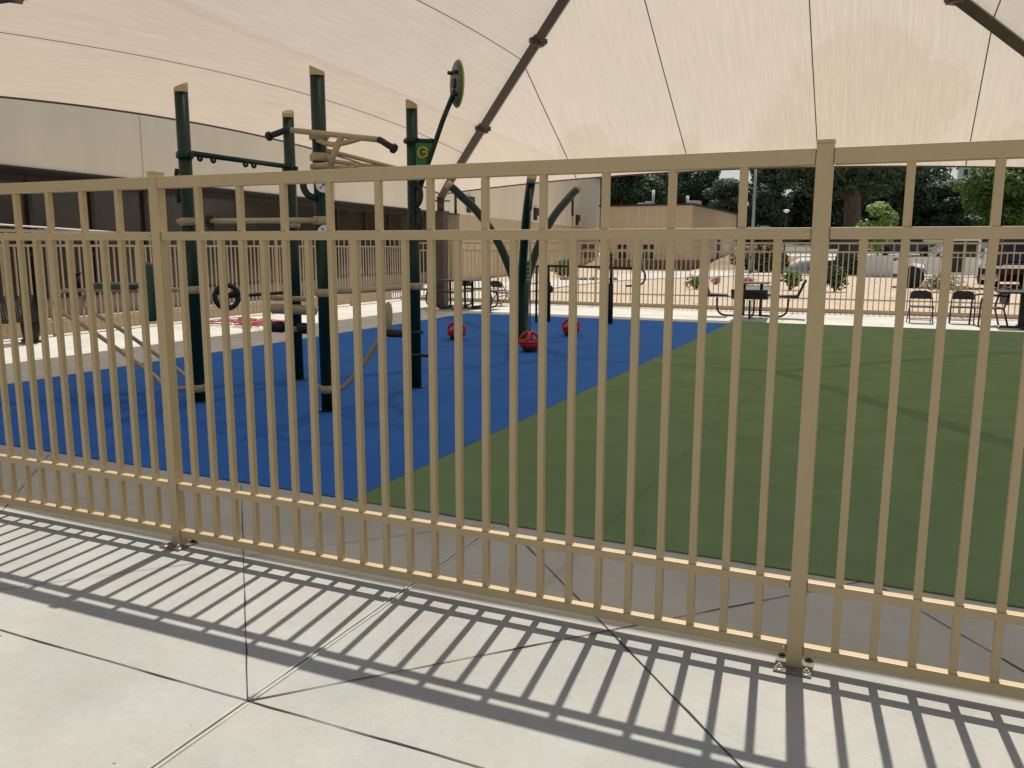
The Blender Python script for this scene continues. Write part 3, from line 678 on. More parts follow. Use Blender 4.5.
# ------------------------------------------------------------------ three-armed swing
def swing():
    o = V((-5.0, 9.0, 0))
    t = thing('swing_station', 'dark green three-armed swing with curved poles and hanging red bucket seats', 'swing', tuple(o))
    prof = [(.07, .012), (.07, .5), (.10, .9), (.20, 1.22), (.37, 1.60), (.64, 2.0), (.97, 2.33), (1.06, 2.41)]
    ends = []
    for dx, dy in ((-1.08, -.12), (.60, -1.05), (.38, 1.24)):
        L_ = math.hypot(dx, dy); u = V((dx / L_, dy / L_, 0)); k = L_
        pts = smooth_path([u * r * k + V((0, 0, z)) for r, z in prof], 5)
        b = MB(); b.tube(pts, .064, 16); arm = b.build('curved_pole', M['greenmetal'], t)
        e = pts[-1]; d = (pts[-1] - pts[-2]).normalized(); b = MB(); b.tube([e - d * .01, e + d * .09], .067, 16); b.build('pole_cap', M['tanmetal'], arm)
        h = u * k; ends.append((u, h, k))
        b = MB(); b.tube([h + V((0, 0, 2.35)), h + V((0, 0, 2.0))], .022, 8); hg = b.build('hanger', M['brown'], arm)
        b = MB(); b.tube([h + V((0, 0, 2.02)), h + V((0, 0, .31))], .011, 8); b.build('hanger_rod', M['chain'], arm)
        s = MB(); s.lathe(h + V((0, 0, .04)), [(0, 0), (.09, .005), (.14, .04), (.155, .11), (.142, .115), (.125, .05), (.08, .02), (0, .018)], 24); se = s.build('bucket_seat', M['red'], t)
        for a0 in (.3, .3 + PI / 2):
            q = V((math.cos(a0), math.sin(a0), 0))
            s = MB(); s.tube([h + V((0, 0, .14)) + q * .142 * math.cos(a) + V((0, 0, 1)) * .145 * math.sin(a) for a in [i * PI / 14 for i in range(15)]], .024, 10); s.build('seat_hoop', M['red'], se)
        s = MB(); s.tube([h + V((.148 * math.cos(a), .148 * math.sin(a), .155)) for a in [i * 2 * PI / 24 for i in range(25)]], .02, 8); s.build('seat_rim', M['red'], se)
        s = MB(); s.lathe(h + V((0, 0, .018)), [(.09, 0), (.11, .012), (.11, .03)], 20); s.build('seat_bumper', M['black'], se)
    b = MB(); b.lathe((0, 0, .012), [(.19, 0), (.19, .012), (.125, .02), (.125, .5), (.12, 1.0), (.11, 1.2)], 20); b.build('center_hub', M['greenmetal'], t)
    d = (V((.2, -2.9, 0)) - o); d.z = 0; d.normalize(); ax = Matrix((V((-d.y, d.x, 0)), V((0, 0, 1)), d)).transposed()
    b = MB(); b.obox(V((.10, .03, 1.1)) + d * .15, ax, .055, .17, .006, .003); sg = b.build('sign_plate', M['sign_green'], t)
    b = MB()
    for z in (.09, .02, -.05, -.11): b.obox(V((.10, .03, 1.1 + z)) + d * .1575, ax, .03 if z != .09 else .036, .012, .001)
    b.build('sign_mark', M['yellow'], sg)
swing()

# ------------------------------------------------------------------ hand-cycle station with black bar
def arm_station():
    o = V((-5.2, 12.6, 0)); t = thing('fitness_station', 'black two-post exercise bar with sleeved posts and a hooked handle near the back fence', 'fitness station', tuple(o))
    for x, y in ((-5.98, 12.6), (-4.70, 12.68)):
        b = MB(); b.tube([V((x, y, .79)) - o, V((x, y, 1.10)) - o], .028, 12); p = b.build('post', M['blackmetal'], t)
        b = MB(); b.lathe(V((x, y, .012)) - o, [(.05, 0), (.05, .76), (.042, .79)], 16); b.build('post_sleeve', M['black'], p)
    b = MB(); b.tube([V((-6.1, 12.27, .012)) - o, V((-6.1, 12.27, 1.12)) - o], .022, 10); b.build('side_post', M['greenmetal'], t)
    b = MB(); b.tube([V((-6.1, 12.27, 1.11)) - o, V((-5.98, 12.6, 1.12)) - o, V((-4.12, 12.72, 1.09)) - o], .026, 10); b.build('bar', M['blackmetal'], t)
    b = MB(); b.tube([V((-5.92, 12.52, .66)) - o, V((-5.92, 12.42, .66)) - o], .085, 14); b.build('knob', M['black'], t)
    pts = arc((-4.20, 12.72, .93), .17, PI / 2, -PI / 2 * .9, 14, (1, 0, 0), (0, 0, 1)) + [V((-4.42, 12.72, .745))]
    b = MB(); b.tube([p - o for p in pts], .018, 8); b.build('handle', M['blackmetal'], t)
arm_station()
t = thing('bollard', 'short dark maroon pole at the far edge of the blue surface', 'bollard', (-8.02, 14.1, 0))
b = MB(); b.tube([(0, 0, 0), (0, 0, .80), (0, 0, .83)], [.045, .045, .03], 14); b.build('pole', M['maroon'], t)
b = MB(); b.lathe((0, 0, .001), [(.09, 0), (.09, .01)], 16); b.build('base_flange', M['maroon'], t)

# ------------------------------------------------------------------ furniture
def table_backs(loc, label):
    t = thing('picnic_table', label, 'picnic table', loc)
    b = MB(); b.box(-.35, .35, -.35, .35, .73, .755, .012); tp = b.build('tabletop', M['blackmetal'], t)
    b = MB()
    for i in range(16):
        u = -.33 + i * .043; b.box(u, u + .02, -.33, .33, .7555, .759)
    b.build('mesh_slats', M['gray'], tp)
    b = MB(); b.box(-.40, .40, -.40, .40, .60, .73); 
    for sx in (-1, 1):
        for sy in (-1, 1):
            g = MB(); g.tube([(sx * .18, sy * .18, .74), (sx * .18, sy * .18, .05)], .024, 10); g.build('leg', M['blackmetal'], t)
    for k in range(4):
        R = Matrix.Rotation(k * PI / 2, 3, 'Z'); hw = .36 if k % 2 else .23
        g = MB(); pts = [R @ V(p) for p in ((.15, 0, .05), (.45, 0, .035), (.62, 0, .05), (.72, 0, .16), (.74, 0, .42))]
        g.tube(smooth_path(pts, 5), .022, 8); ch = g.build('seat_leg', M['blackmetal'], t)
        g = MB(); s_ = [(.50, 0, .43), (.54, 0, .455), (.90, 0, .44), (.94, 0, .45), (1.08, 0, .80), (1.04, 0, .81), (.90, 0, .50), (.54, 0, .485)]
        zz = .80 if not k % 2 else .62
        s_ = [(x, y, min(z, zz + .01)) for x, y, z in s_]; g.prism([R @ V(p) for p in s_], R @ V((0, 1, 0)), -hw, hw); st = g.build('seat', M['blackmetal'], t)
        g = MB(); g.tube([R @ V(p) for p in ((1.06, -hw, zz), (1.06, hw, zz))], .026, 8); g.build('seat_edge', M['black'], st)
    return t
table_backs((-2.42, 15.5, 0), 'black steel picnic table with four attached bucket-backed seats by the back fence').rotation_euler = (0, 0, .08)
def table_flat(loc, label):
    t = thing('picnic_table', label, 'picnic table', loc)
    b = MB(); b.box(-.50, .50, -.5, .5, .68, .705, .012); b.build('tabletop', M['blackmetal'], t)
    for sx in (-1, 1):
        for sy in (-1, 1):
            g = MB(); g.tube([(sx * .2, sy * .2, .69), (sx * .2, sy * .2, .03)], .026, 10); g.build('leg', M['blackmetal'], t)
    for k in range(4):
        R = Matrix.Rotation(k * PI / 2, 3, 'Z'); g = MB()
        for sy in (-.17, .17):
            g.tube(smooth_path([R @ V(p) for p in ((.2, sy, .04), (.62, sy, .03), (.84, sy, .08), (.90, sy, .22), (.86, sy, .42))], 5), .02, 8)
        g.build('seat_leg', M['blackmetal'], t)
        g = MB(); g.tube([R @ V((.86, -.3, .44)), R @ V((.86, .3, .44))], .01, 6)
        c = R @ V((.86, 0, .45)); g.obox(c, R, .13, .33, .014, .006); g.build('seat', M['blackmetal'], t)
    return t
table_flat((-9.25, 15.1, 0), 'black steel picnic table with flat attached seats beside the brown canopy column')
def folding_chair(loc, rz, label, group=None, m='black'):
    t = thing('folding_chair', label, 'chair', loc, rz, group)
    for sx in (-1, 1):
        g = MB(); g.tube([(sx * .21, .20, 0), (sx * .205, -.04, .40), (sx * .20, -.18, .64)], .011, 8); g.build('leg', M['blackmetal'], t)
        g = MB(); g.tube([(sx * .22, -.24, 0), (sx * .215, .10, .36)], .011, 8); g.build('leg', M['blackmetal'], t)
    g = MB(); g.box(-.2, .2, -.12, .22, .325, .35, .008); g.build('seat', M[m], t)
    g = MB(); pr = [(-.20, 0, .48), (-.20, 0, .56), (-.17, 0, .62), (-.10, 0, .645), (.10, 0, .645), (.17, 0, .62), (.20, 0, .56), (.20, 0, .48)]
    g.prism([(x, y - .16 + (.56 - z) * .35, z) for x, y, z in pr], (0, 1, 0), -.01, .01); g.build('backrest', M[m], t)
    g = MB(); g.tube([(-.21, .15, .08), (.21, .15, .08)], .008, 6); g.tube([(-.215, -.18, .08), (.215, -.18, .08)], .008, 6); g.build('stretcher', M['blackmetal'], t)
    return t
f0 = folding_chair((.85, 15.55, 0), PI + .1, 'black folding chair standing alone left of the other folding chair')
f1 = dup(f0, (1.60, 15.75, 0), PI - .05, 'black folding chair between its twin and the maroon-framed chair')
def maroon_chair(loc, rz, label):
    t = thing('patio_chair', label, 'chair', loc, rz)
    for sx in (-1, 1):
        g = MB(); g.tube(smooth_path([(sx * .27, .24, 0), (sx * .27, .23, .3), (sx * .27, .20, .56), (sx * .27, 0, .60), (sx * .27, -.22, .58)], 4), .018, 8); g.build('arm_frame', M['maroon'], t)
        g = MB(); g.tube([(sx * .26, -.28, 0), (sx * .26, -.18, .35), (sx * .26, -.28, .74)], .018, 8); g.build('leg', M['maroon'], t)
    g = MB(); g.box(-.25, .25, -.2, .24, .34, .37, .01); g.build('seat', M['gray'], t)
    g = MB(); g.box(-.25, .25, -.27, -.25, .42, .72, .008); g.build('backrest', M['gray'], t)
    g = MB(); g.tube([(-.26, -.28, .74), (.26, -.28, .74)], .02, 8); g.build('top_bar', M['maroon'], t)
maroon_chair((2.02, 15.45, 0), PI / 2 + .2, 'maroon-framed patio chair with gray seat left of the long black table')
def long_table(loc, label):
    t = thing('outdoor_table', label, 'table', loc)
    b = MB(); b.box(-.45, 1.45, -.4, .4, .66, .70, .012); b.build('tabletop', M['blackmetal'], t)
    for x in (0, 1.1):
        g = MB(); g.box(x - .055, x + .055, -.05, .05, .03, .66, .01); lg = g.build('leg', M['blackmetal'], t)
        g = MB(); g.box(x - .04, x + .04, -.42, .42, .0, .04, .01); g.box(x - .35, x + .42, -.045, .045, .001, .042, .01); g.build('foot', M['blackmetal'], lg)
long_table((2.55, 15.2, 0), 'long black outdoor table with T-shaped legs at the right edge of the yard')
for i, (x, y, rz, lab) in enumerate(((-9.9, 16.5, .3, 'black folding chair behind the canopy column'), (-8.75, 16.3, -.4, 'black folding chair behind the right end of the flat-seated picnic table'))):
    dup(f0, (x, y, 0), rz, lab)
def mesh_bench():
    t = thing('mesh_bench', 'black perforated metal bench with a backrest on the sunlit path at far left', 'bench', (-11.75, 5.32, 0))
    def perf(b, y0, y1, z0, z1, x, dx=0):
        n = 13; m_ = int((y1 - y0) / .045)
        for i in range(m_ + 1): b.bar((x, y0 + i * (y1 - y0) / m_, z0), (x + dx, y0 + i * (y1 - y0) / m_, z1), .016, .012)
        for j in range(n): 
            u = j / (n - 1); b.bar((x + dx * u, y0, z0 + (z1 - z0) * u), (x + dx * u, y1, z0 + (z1 - z0) * u), .014, .016)
    b = MB(); perf(b, -.9, .42, .38, .74, .16, -.08); b.build('backrest', M['blackmetal'], t)
    b = MB()
    for i in range(12): b.bar((-.30 + i * .04, -.9, .36), (-.30 + i * .04, .42, .36), .022, .014)
    for i in range(28): b.bar((-.30, -.88 + i * .048, .353), (.14, -.88 + i * .048, .353), .016, .01)
    b.build('seat', M['blackmetal'], t)
    for y in (-.8, .40):
        g = MB(); g.prism([(.19, y, .76), (.12, y, .76), (-.34, y, .38), (-.30, y, .05), (.02, y, .05), (.14, y, .30)], (0, 1, 0), -.018, .018); lg = g.build('side_frame', M['blackmetal'], t)
        g = MB(); g.box(-.32, .05, y - .04, y + .04, 0, .05, .005); g.build('foot', M['blackmetal'], lg)
mesh_bench()
# red hose heap
rnd = random.Random(3); b = MB(); pts = []
for i in range(95):
    a = i * .42 + rnd.uniform(-.2, .2); r = .18 + .22 * rnd.random()
    pts.append((1.5 * r * math.cos(a) + .55 * math.sin(i * .11), r * math.sin(a) + .05 * math.cos(i * .3), .02 + .05 * rnd.random() + .0008 * i))
b.tube(smooth_path(pts, 4), .014, 6); b.tube(smooth_path([(.5, .1, .015), (.9, -.05, .015), (1.1, .12, .015)], 6), .014, 6); b.tube(smooth_path([(-.5, .1, .015), (-.9, .05, .015), (-1.0, -.02, .015)], 6), .012, 6)
tag(b.build('garden_hose', M['hose'], None, (-10.7, 9.25, 0)), 'tangled faded red hose lying on the sunlit path by the left fence', 'hose')

# ------------------------------------------------------------------ vegetation
def leafcloud(b, blobs, n, s, rnd, flat=.0):
    tot = sum(q[3] * q[4] * q[5] for q in blobs)
    for (cx, cy, cz, rx, ry, rz) in blobs:
        k = int(n * rx * ry * rz / tot)
        for _ in range(k):
            while True:
                d = V((rnd.uniform(-1, 1), rnd.uniform(-1, 1), rnd.uniform(-1, 1)))
                if .05 < d.length < 1: break
            rr = d.length ** .45; d = d.normalized() * rr * (1 + rnd.uniform(-.12, .14))
            p = V((cx + d.x * rx, cy + d.y * ry, cz + d.z * rz))
            nrm = (d + V((rnd.uniform(-.8, .8), rnd.uniform(-.8, .8), rnd.uniform(-.2, .9)))).normalized()
            a = nrm.cross(V((rnd.uniform(-1, 1), rnd.uniform(-1, 1), rnd.uniform(-1, 1)))).normalized(); c = nrm.cross(a)
            q = s * rnd.uniform(.55, 1.3)
            b.add([p - a * q - c * q * .15, p - c * q * .6, p + a * q, p + c * q * .6 + nrm * q * .2], [(0, 1, 2, 3)])
def crown_blobs(rnd, h0, h1, R, n, top=.5):
    out = []
    for i in range(n):
        u = rnd.random(); z = h0 + (h1 - h0) * u; w = math.sin(PI * min(1, max(.08, (u * .85 + .12)))) ** .7
        a = rnd.uniform(0, 2 * PI); r = R * w * rnd.uniform(.15, .8); q = R * rnd.uniform(.22, .40)
        out.append((r * math.cos(a), r * math.sin(a), z, q, q, q * rnd.uniform(.6, .85)))
    return out
def make_tree(name, label, loc, h, R, h0, mleaf, nleaf=7000, s=.22, seed=1, trunk=.3, nb=26, group=None, rz=0):
    rnd = random.Random(seed); t = thing(name, label, 'tree', loc, rz, group)
    bl = crown_blobs(rnd, h0, h - R * .2, R, nb)
    b = MB(); b.tube(smooth_path([(0, 0, -.3), (.05 * R, .03 * R, h0 * .5), (-.03 * R, .04 * R, h0 + (h - h0) * .35), (.04 * R, 0, h0 + (h - h0) * .75)], 4), [trunk * (1.25 - .95 * i / 12) for i in range(13)], 10)
    for q in bl[:10]:
        z0 = min(h0 + .2 * (q[2] - h0), q[2] - .3); st = V((0.02 * R, .03 * R, max(h0 * .7, z0)))
        b.tube(smooth_path([st, st.lerp(V(q[:3]), .5) + V((0, 0, -.05 * R)), V(q[:3])], 3), [trunk * (.42 - .05 * i) for i in range(7)], 6)
    b.build('trunk', M['bark'], t)
    b = MB(); leafcloud(b, bl, nleaf, s, rnd); b.build('crown', M[mleaf], t)
    return t
# pixel bearings were turned into world points beforehand
Z = gh
def T(name, label, x, y, *a, **k): return make_tree(name, label, (x, y, Z(x, y) - .1), *a, **k)
T('dark_tree', 'broad dark evergreen tree with a thick pale trunk just right of the middle fence post', -2.6, 58, 15, 7.2, 6.1, 'leaf_dark', nleaf=56000, s=.17, seed=5, trunk=.62, nb=60)
tA = T('dark_tree', 'dark evergreen tree behind the left end of the tan flat roof', -34, 95, 13.5, 6, 1.2, 'leaf_dark', nleaf=17000, s=.24, seed=11, nb=36)
tB = T('bushy_tree', 'mid green round tree behind the middle of the tan flat roof', -28.5, 92, 10.8, 5.0, 1.0, 'leaf_mid', nleaf=15000, s=.23, seed=12, nb=34)
tC = T('bushy_tree', 'gray-green loose tree just left of the first bright sky gap', -26.0, 100, 12, 5, 1.0, 'leaf_grey', nleaf=15000, s=.23, seed=13, nb=34)
tC.scale = (.62, .62, .78)
dup(tA, (-21.2, 92, Z(0, 92)), 1.3, 'tall dark evergreen tree behind the second roof pipe', scale=(.52, .52, .86))
dup(tA, (-18.9, 93, Z(0, 93)), 2.6, 'dark evergreen tree behind the sloping end of the tan building', scale=(.45, .45, .70))
dup(tC, (-16.3, 90, Z(0, 90)), 2.1, 'gray-green rounded tree left of the tall lamp pole', scale=(.66, .66, .56))
dup(tC, (-12.2, 92, Z(0, 92)), 4.2, 'gray-green tree straight behind the tall lamp pole', scale=(.72, .72, .98))
dup(tA, (-8.0, 96, Z(0, 96)), .6, 'dark evergreen tree behind the small round lamp', scale=(1.0, 1.0, 1.1))
dup(tA, (1.8, 101, Z(0, 101)), 5.2, 'dark evergreen tree right of the thick pale trunk', scale=(.85, .85, 1.0))
dup(tC, (6.4, 97, Z(0, 97)), .9, 'gray-green tree below the pale hillside house', scale=(.85, .85, .50))
dup(tB, (-31.0, 104, Z(0, 104)), 3.3, 'green tree peeking over its neighbours at the left roof end', scale=(.7, .7, .9))
dup(tA, (-1.5, 118, Z(0, 118)), 3.9, 'dark tree filling the gap far behind the thick pale trunk', scale=(1.2, 1.2, 1.1))
dup(tA, (12.4, 112, Z(0, 112)), 2.2, 'dark tree just right of the pale hillside house', scale=(.45, .45, .95))
dup(tC, (17.0, 118, Z(0, 118)), 2.9, 'gray-green tree behind the bright green tree', scale=(1, 1, 1.1))
dup(tA, (-40, 110, Z(0, 110)), 2.9, 'dark tree half hidden by the cream wall corner', scale=(1.2, 1.2, 1.1))
dup(tA, (21, 112, Z(0, 112)), 1.9, 'dark tree at the far right edge behind the parked cars', scale=(1.2, 1.2, 1.1))
T('leafy_tree', 'bright yellow-green tree at right with blue-gray cars below', 8.4, 72, 9.5, 4.3, 1.5, 'leaf_light', nleaf=24000, s=.16, seed=21, trunk=.22, nb=44)
T('young_tree', 'small lime-green young tree in front of the dark trees', -.45, 46.5, 4.0, 1.35, 1.7, 'leaf_lime', nleaf=1500, s=.12, seed=22, trunk=.06, nb=14)
def shrub(name, label, cat, loc, R, h, m, n, s, seed, m2=None, group=None):
    rnd = random.Random(seed); t = thing(name, label, cat, loc, 0, group)
    bl = [(rnd.uniform(-.6, .6) * R, rnd.uniform(-.4, .4) * R, h * rnd.uniform(.3, .7), R * rnd.uniform(.35, .55), R * rnd.uniform(.35, .55), h * rnd.uniform(.25, .4)) for _ in range(9)]
    b = MB(); leafcloud(b, bl, n, s, rnd); b.build('foliage', M[m], t)
    if m2:
        b = MB(); leafcloud(b, [(q[0], q[1], q[2] + h * .22, q[3], q[4], q[5] * .6) for q in bl[:6]], n // 3, s, rnd); b.build('flower_heads', M[m2], t)
    b = MB()
    for i in range(5): b.tube([(0, 0, -.05), V(bl[i][:3])], [.03, .012], 6)
    b.build('stem', M['bark'], t); return t
shrub('shrub', 'green shrub topped with orange blooms beside the tan building', 'shrub', (-7.0, 50.4, 0), 1.7, 1.6, 'leaf_mid', 2600, .12, 31, 'leaf_orange')
shrub('hedge', 'clipped black-green hedge below the thick pale trunk', 'hedge', (-2.9, 47.6, 0), 1.0, .85, 'leaf_dark', 1800, .09, 32)
shrub('hedge', 'dark green hedge with lighter tips left of the white low wall', 'hedge', (-1.3, 47.9, 0), 1.1, .95, 'leaf_dark', 1800, .09, 33, 'leaf_mid')
shrub('shrub', 'sparse gray-green shrub right of the picnic table chair', 'shrub', (-3.0, 28.6, 0), .5, .8, 'leaf_light', 300, .08, 34)
shrub('shrub', 'broad-leaved green shrub seen just right of the middle fence post', 'shrub', (-1.45, 28.2, 0), .55, .9, 'leaf_mid', 500, .09, 35)
shrub('shrub', 'pale khaki shrub in front of the white truck', 'shrub', (2.05, 29.6, 0), .75, .62, 'leaf_khaki', 900, .06, 36)
shrub('shrub', 'small yellow-green shrub left of the picnic table', 'shrub', (-6.3, 28.0, 0), .45, .5, 'leaf_light', 300, .07, 37)
shrub('shrub', 'green shrub against the tan building between two dark windows', 'shrub', (-16.9, 50.6, 0), .35, 1.5, 'leaf_mid', 420, .10, 38)
shrub('shrub', 'pale green shrub in front of the cream building corner', 'shrub', (-15.0, 38, 0), .8, 1.0, 'leaf_light', 700, .09, 39)
shrub('shrub', 'low gray-green shrub under the right dark window', 'shrub', (-14.6, 49.5, 0), .6, .7, 'leaf_light', 420, .09, 40)
shrub('flower_bed', 'low pink flowering plants behind the picnic table', 'flowers', (-5.2, 33, 0), .42, .3, 'petal', 300, .05, 41)
shrub('flower_bed', 'small red flowering clump left of the picnic table top', 'flowers', (-6.35, 32.3, 0), .25, .35, 'petal', 160, .05, 42)
shrub('hedge', 'long pale green hedge below the dark trees behind the street', 'hedge', (-13.5, 84, Z(0, 84)), 4.5, 1.7, 'leaf_grey', 4500, .16, 43)
shrub('hedge', 'short pale green hedge beside the small round lamp', 'hedge', (-7.0, 84, Z(0, 84)), 1.8, 1.6, 'leaf_grey', 1500, .16, 44)
b = MB(); rnd = random.Random(9)
for i in range(2600):
    p = V((rnd.uniform(-13, 9), rnd.uniform(18, 46), -.028)); s = rnd.uniform(.02, .06); a = rnd.uniform(0, 6.28)
    u = V((math.cos(a), math.sin(a), rnd.uniform(0, .35))) * s; w = V((-math.sin(a), math.cos(a), 0)) * s * .35
    b.add([p - u * .5 - w, p - u * .5 + w, p + u + w, p + u - w], [(0, 1, 2, 3)])
tag(b.build('wood_chips', M['mulch']), kind='stuff')
b = MB(); rnd = random.Random(4)
for i in range(230):
    x, y = (rnd.uniform(-6, 5), rnd.uniform(-2.4, 12)); z = .0085 if (y > 1.02 and x < 6) else .0006; s_ = rnd.uniform(.003, .011) * (1.3 if y > 1 else .55); a = rnd.uniform(0, 6.28)
    u = V((math.cos(a), math.sin(a), .25)) * s_; w = V((-math.sin(a), math.cos(a), 0)) * s_ * .5; p = V((x, y, z))
    b.add([p - u * .3 - w, p - u * .3 + w, p + u + w * .6, p + u - w * .6], [(0, 1, 2, 3)])
tag(b.build('leaf_litter', M['bark']), kind='stuff')
# edging stones left of the path
for i in range(6):
    x, y = -13.4 + i * .42, 33.2 + i * .16; b = MB(); b.lathe((0, 0, 0), [(.17, 0), (.19, .08), (.15, .17), (.06, .21), (0, .215)], 9)
    o = b.build('boulder', M['brick'], None, (x, y, 0)); o.scale = (1.2, .9, .8 + .25 * math.sin(i * 2)); tag(o, 'small brown boulder in the row edging the curved white path', 'boulder', 'row of small boulders by the curved path')

# ------------------------------------------------------------------ lamps, low wall, box
t = thing('street_lamp', 'tall gray lamp pole in front of the dark trees', 'lamp', (-7.4, 49.2, 0))
b = MB(); b.tube([(0, 0, 0), (0, 0, 7.4)], [.11, .07], 12); b.build('pole', M['pole'], t)
b = MB(); b.box(-.35, .35, -.16, .16, 7.4, 7.55, .02); b.build('lamp_head', M['pole'], t)
t = thing('street_lamp', 'short lamp post with a round white cap left of the middle fence post', 'lamp', (-5.15, 45.8, 0))
b = MB(); b.tube([(0, 0, 0), (0, 0, 3.4)], [.06, .045], 10); b.build('pole', M['blackmetal'], t)
b = MB(); b.lathe((0, 0, 3.38), [(.06, 0), (.09, .05), (.18, .10), (.18, .13), (.08, .19), (0, .20)], 18); b.build('lamp_head', M['roof_white'], t)
b = MB(); b.box(-.9, 1.0, -.2, .2, 0, 1.1, .03); b.box(-.45, -.3, -.28, -.2, .1, 1.15); 
tag(b.build('low_wall', M['car_white'], None, (-.15, 46.2, 0)), 'white low wall left of the gray utility box', 'wall')
t = thing('utility_box', 'gray boxy utility cabinet between the white low wall and the white truck', 'cabinet', (.68, 44.2, 0))
b = MB(); b.box(-.28, .28, -.25, .25, .02, 1.0, .02); b.build('cabinet_body', M['grave'], t)
b = MB(); b.box(-.24, .24, -.262, -.251, .1, .92, .003); dd = b.build('door', M['gray'], t)
b = MB(); b.box(-.19, -.16, -.28, -.263, .45, .58, .003); b.build('handle', M['steel'], dd)

# hillside house
t = thing('hillside_house', 'small pale house with a pinkish tile band on the wooded hill', 'house', (12.7, 176, Z(12.7, 176)))
zb = 16.2 - Z(12.7, 176)
b = MB(); b.box(-1.9, 1.9, -3, 3, -1, zb); b.build('wall', M['roof_white'], t)
b = MB(); b.prism([(-2.3, -3.4, zb), (2.3, -3.4, zb), (1.9, 0, zb + .9), (-1.9, 0, zb + .9)], (0, 1, 0), 0, 6.6); b.build('roof', M['tile'], t)
b = MB(); b.box(-1.5, 1.7, -1.5, 2.5, zb + .9, zb + 2.5); b.build('upper_storey', M['roof_white'], t)
for x in (-.9, .6):
    b = MB(); b.box(x - .35, x + .35, -3.05, -2.99, zb - 1.6, zb - .5); b.build('window', M['carglass'], t)

# ------------------------------------------------------------------ vehicles
def wheel(t, x, y, r, w=.22):
    sg = 1 if y > 0 else -1; ax = Matrix.Rotation(PI / 2, 3, 'X')
    b = MB(); b.lathe((x, y, r), [(r * .6, -w / 2), (r * .92, -w / 2), (r, -w * .36), (r, w * .36), (r * .92, w / 2), (r * .6, w / 2)], 24, ax); tw = b.build('wheel', M['tyre'], t)
    b = MB(); b.lathe((x, y, r), [(r * .61, -w * .42), (r * .2, -w * .3), (r * .2, w * .3), (r * .61, w * .42)], 18, ax); b.build('rim', M['rim'], tw)
def make_car(label, loc, rz, paint, kind='sedan', group=None):
    t = thing('parked_car', label, 'car', loc, rz, group)
    L2, W = 2.2, .88
    if kind == 'suv': bh, th, cab = 1.02, 1.72, [(-2.05, 1.0), (-1.75, 1.68), (.55, 1.72), (1.15, 1.02)]
    elif kind == 'sedan': bh, th, cab = .92, 1.42, [(-1.65, .9), (-1.05, 1.38), (.35, 1.42), (1.1, .92)]
    body = [(-L2, .38), (-L2 + .03, .72), (-L2 + .12, bh - .06), (-1.7, bh), (1.05, bh), (1.9, bh - .14), (L2 - .04, bh - .3), (L2, .45), (L2 - .1, .25), (1.75, .22), (1.68, .45), (1.45, .62), (1.2, .62), (.98, .45), (.92, .22),
            (-.92, .22), (-.98, .45), (-1.2, .62), (-1.45, .62), (-1.68, .45), (-1.75, .22), (-L2 + .1, .26)]
    b = MB(); b.prism([(x, 0, z) for x, z in body], (0, 1, 0), -W, W)
    b.build('body', paint, t)
    def taper(b, prof, w0, w1, z0, z1):
        n = len(prof); f = lambda z: w0 + (w1 - w0) * (z - z0) / (z1 - z0)
        vs = [(x, -f(z), z) for x, z in prof] + [(x, f(z), z) for x, z in prof]
        b.add(vs, [tuple(range(n)), tuple(reversed(range(n, 2 * n)))] + [(i, i + n, (i + 1) % n + n, (i + 1) % n) for i in range(n)])
    b = MB(); taper(b, cab, W - .05, W - .20, bh, th); b.build('windows', M['carglass'], t)
    b = MB(); x0, x1 = cab[1][0], cab[2][0]; b.box(x0 - .04, x1 + .04, -(W - .19), W - .19, th - .045, th + .02, .02)
    for px_ in ((cab[0], cab[1]), (cab[3], cab[2]), ((-.45, bh), (-.42, th))):
        for sg in (-1, 1): b.bar((px_[0][0], sg * (W - .045), px_[0][1]), (px_[1][0], sg * (W - .19), px_[1][1]), .07, .05)
    b.build('roof', paint, t)
    for x in (-1.33, 1.33):
        for sg in (-1, 1): wheel(t, x, sg * (W - .09), .33)
    for sg in (-1, 1):
        b = MB(); b.box(L2 - .12, L2 + .005, sg * .62 - .17, sg * .62 + .17, .58, .72, .02); b.build('headlight', M['lamp_clear'], t)
        b = MB(); b.box(-L2 - .005, -L2 + .1, sg * .66 - .15, sg * .66 + .15, .66, .82, .02); b.build('taillight', M['lamp_red'], t)
    b = MB(); b.box(-L2 - .012, -L2 + .01, -.18, .18, .5, .62); b.build('licence_plate', M['plate'], t)
    return t
def on(x, y): return (x, y, Z(x, y) + .02)
cw = make_car('small white car parked far away below the dark trees, first from the left', on(4.0, 104), .1, M['car_white'])
dup(cw, on(9.2, 105), .1 + PI, 'white car parked below the hillside house, the one in the sun')
dup(cw, on(6.6, 108), .1, 'white car in the far car park between two other white cars')
cs = make_car('steel-blue car under the bright green tree, left of its row', on(12.4, 103), PI, M['car_steel'], 'suv')
dup(cs, on(17.2, 102), .05, 'steel-blue car under the bright green tree, right of its row')
make_car('dark blue sport utility car parked on the street above the white truck', on(1.2, 66.5), .05, M['car_blue'], 'suv')
make_car('silver car with wide glass behind the truck bed', on(5.0, 64), PI, M['car_silver'], 'suv')
make_car('black car on the street at the right edge', on(8.9, 62), .0, M['car_black'], 'suv')
make_car('dark car parked in the shade beside the thick pale trunk', on(-3.6, 71), .0, M['car_black'])
make_car('black sport utility car on the street above the dark hedge', on(-.9, 73), .0, M['car_black'], 'suv')
make_car('dark red car parked behind the flatbed truck with its plate showing', (4.75, 36.6, -.03), PI / 2 + .1, M['car_red'], 'suv')
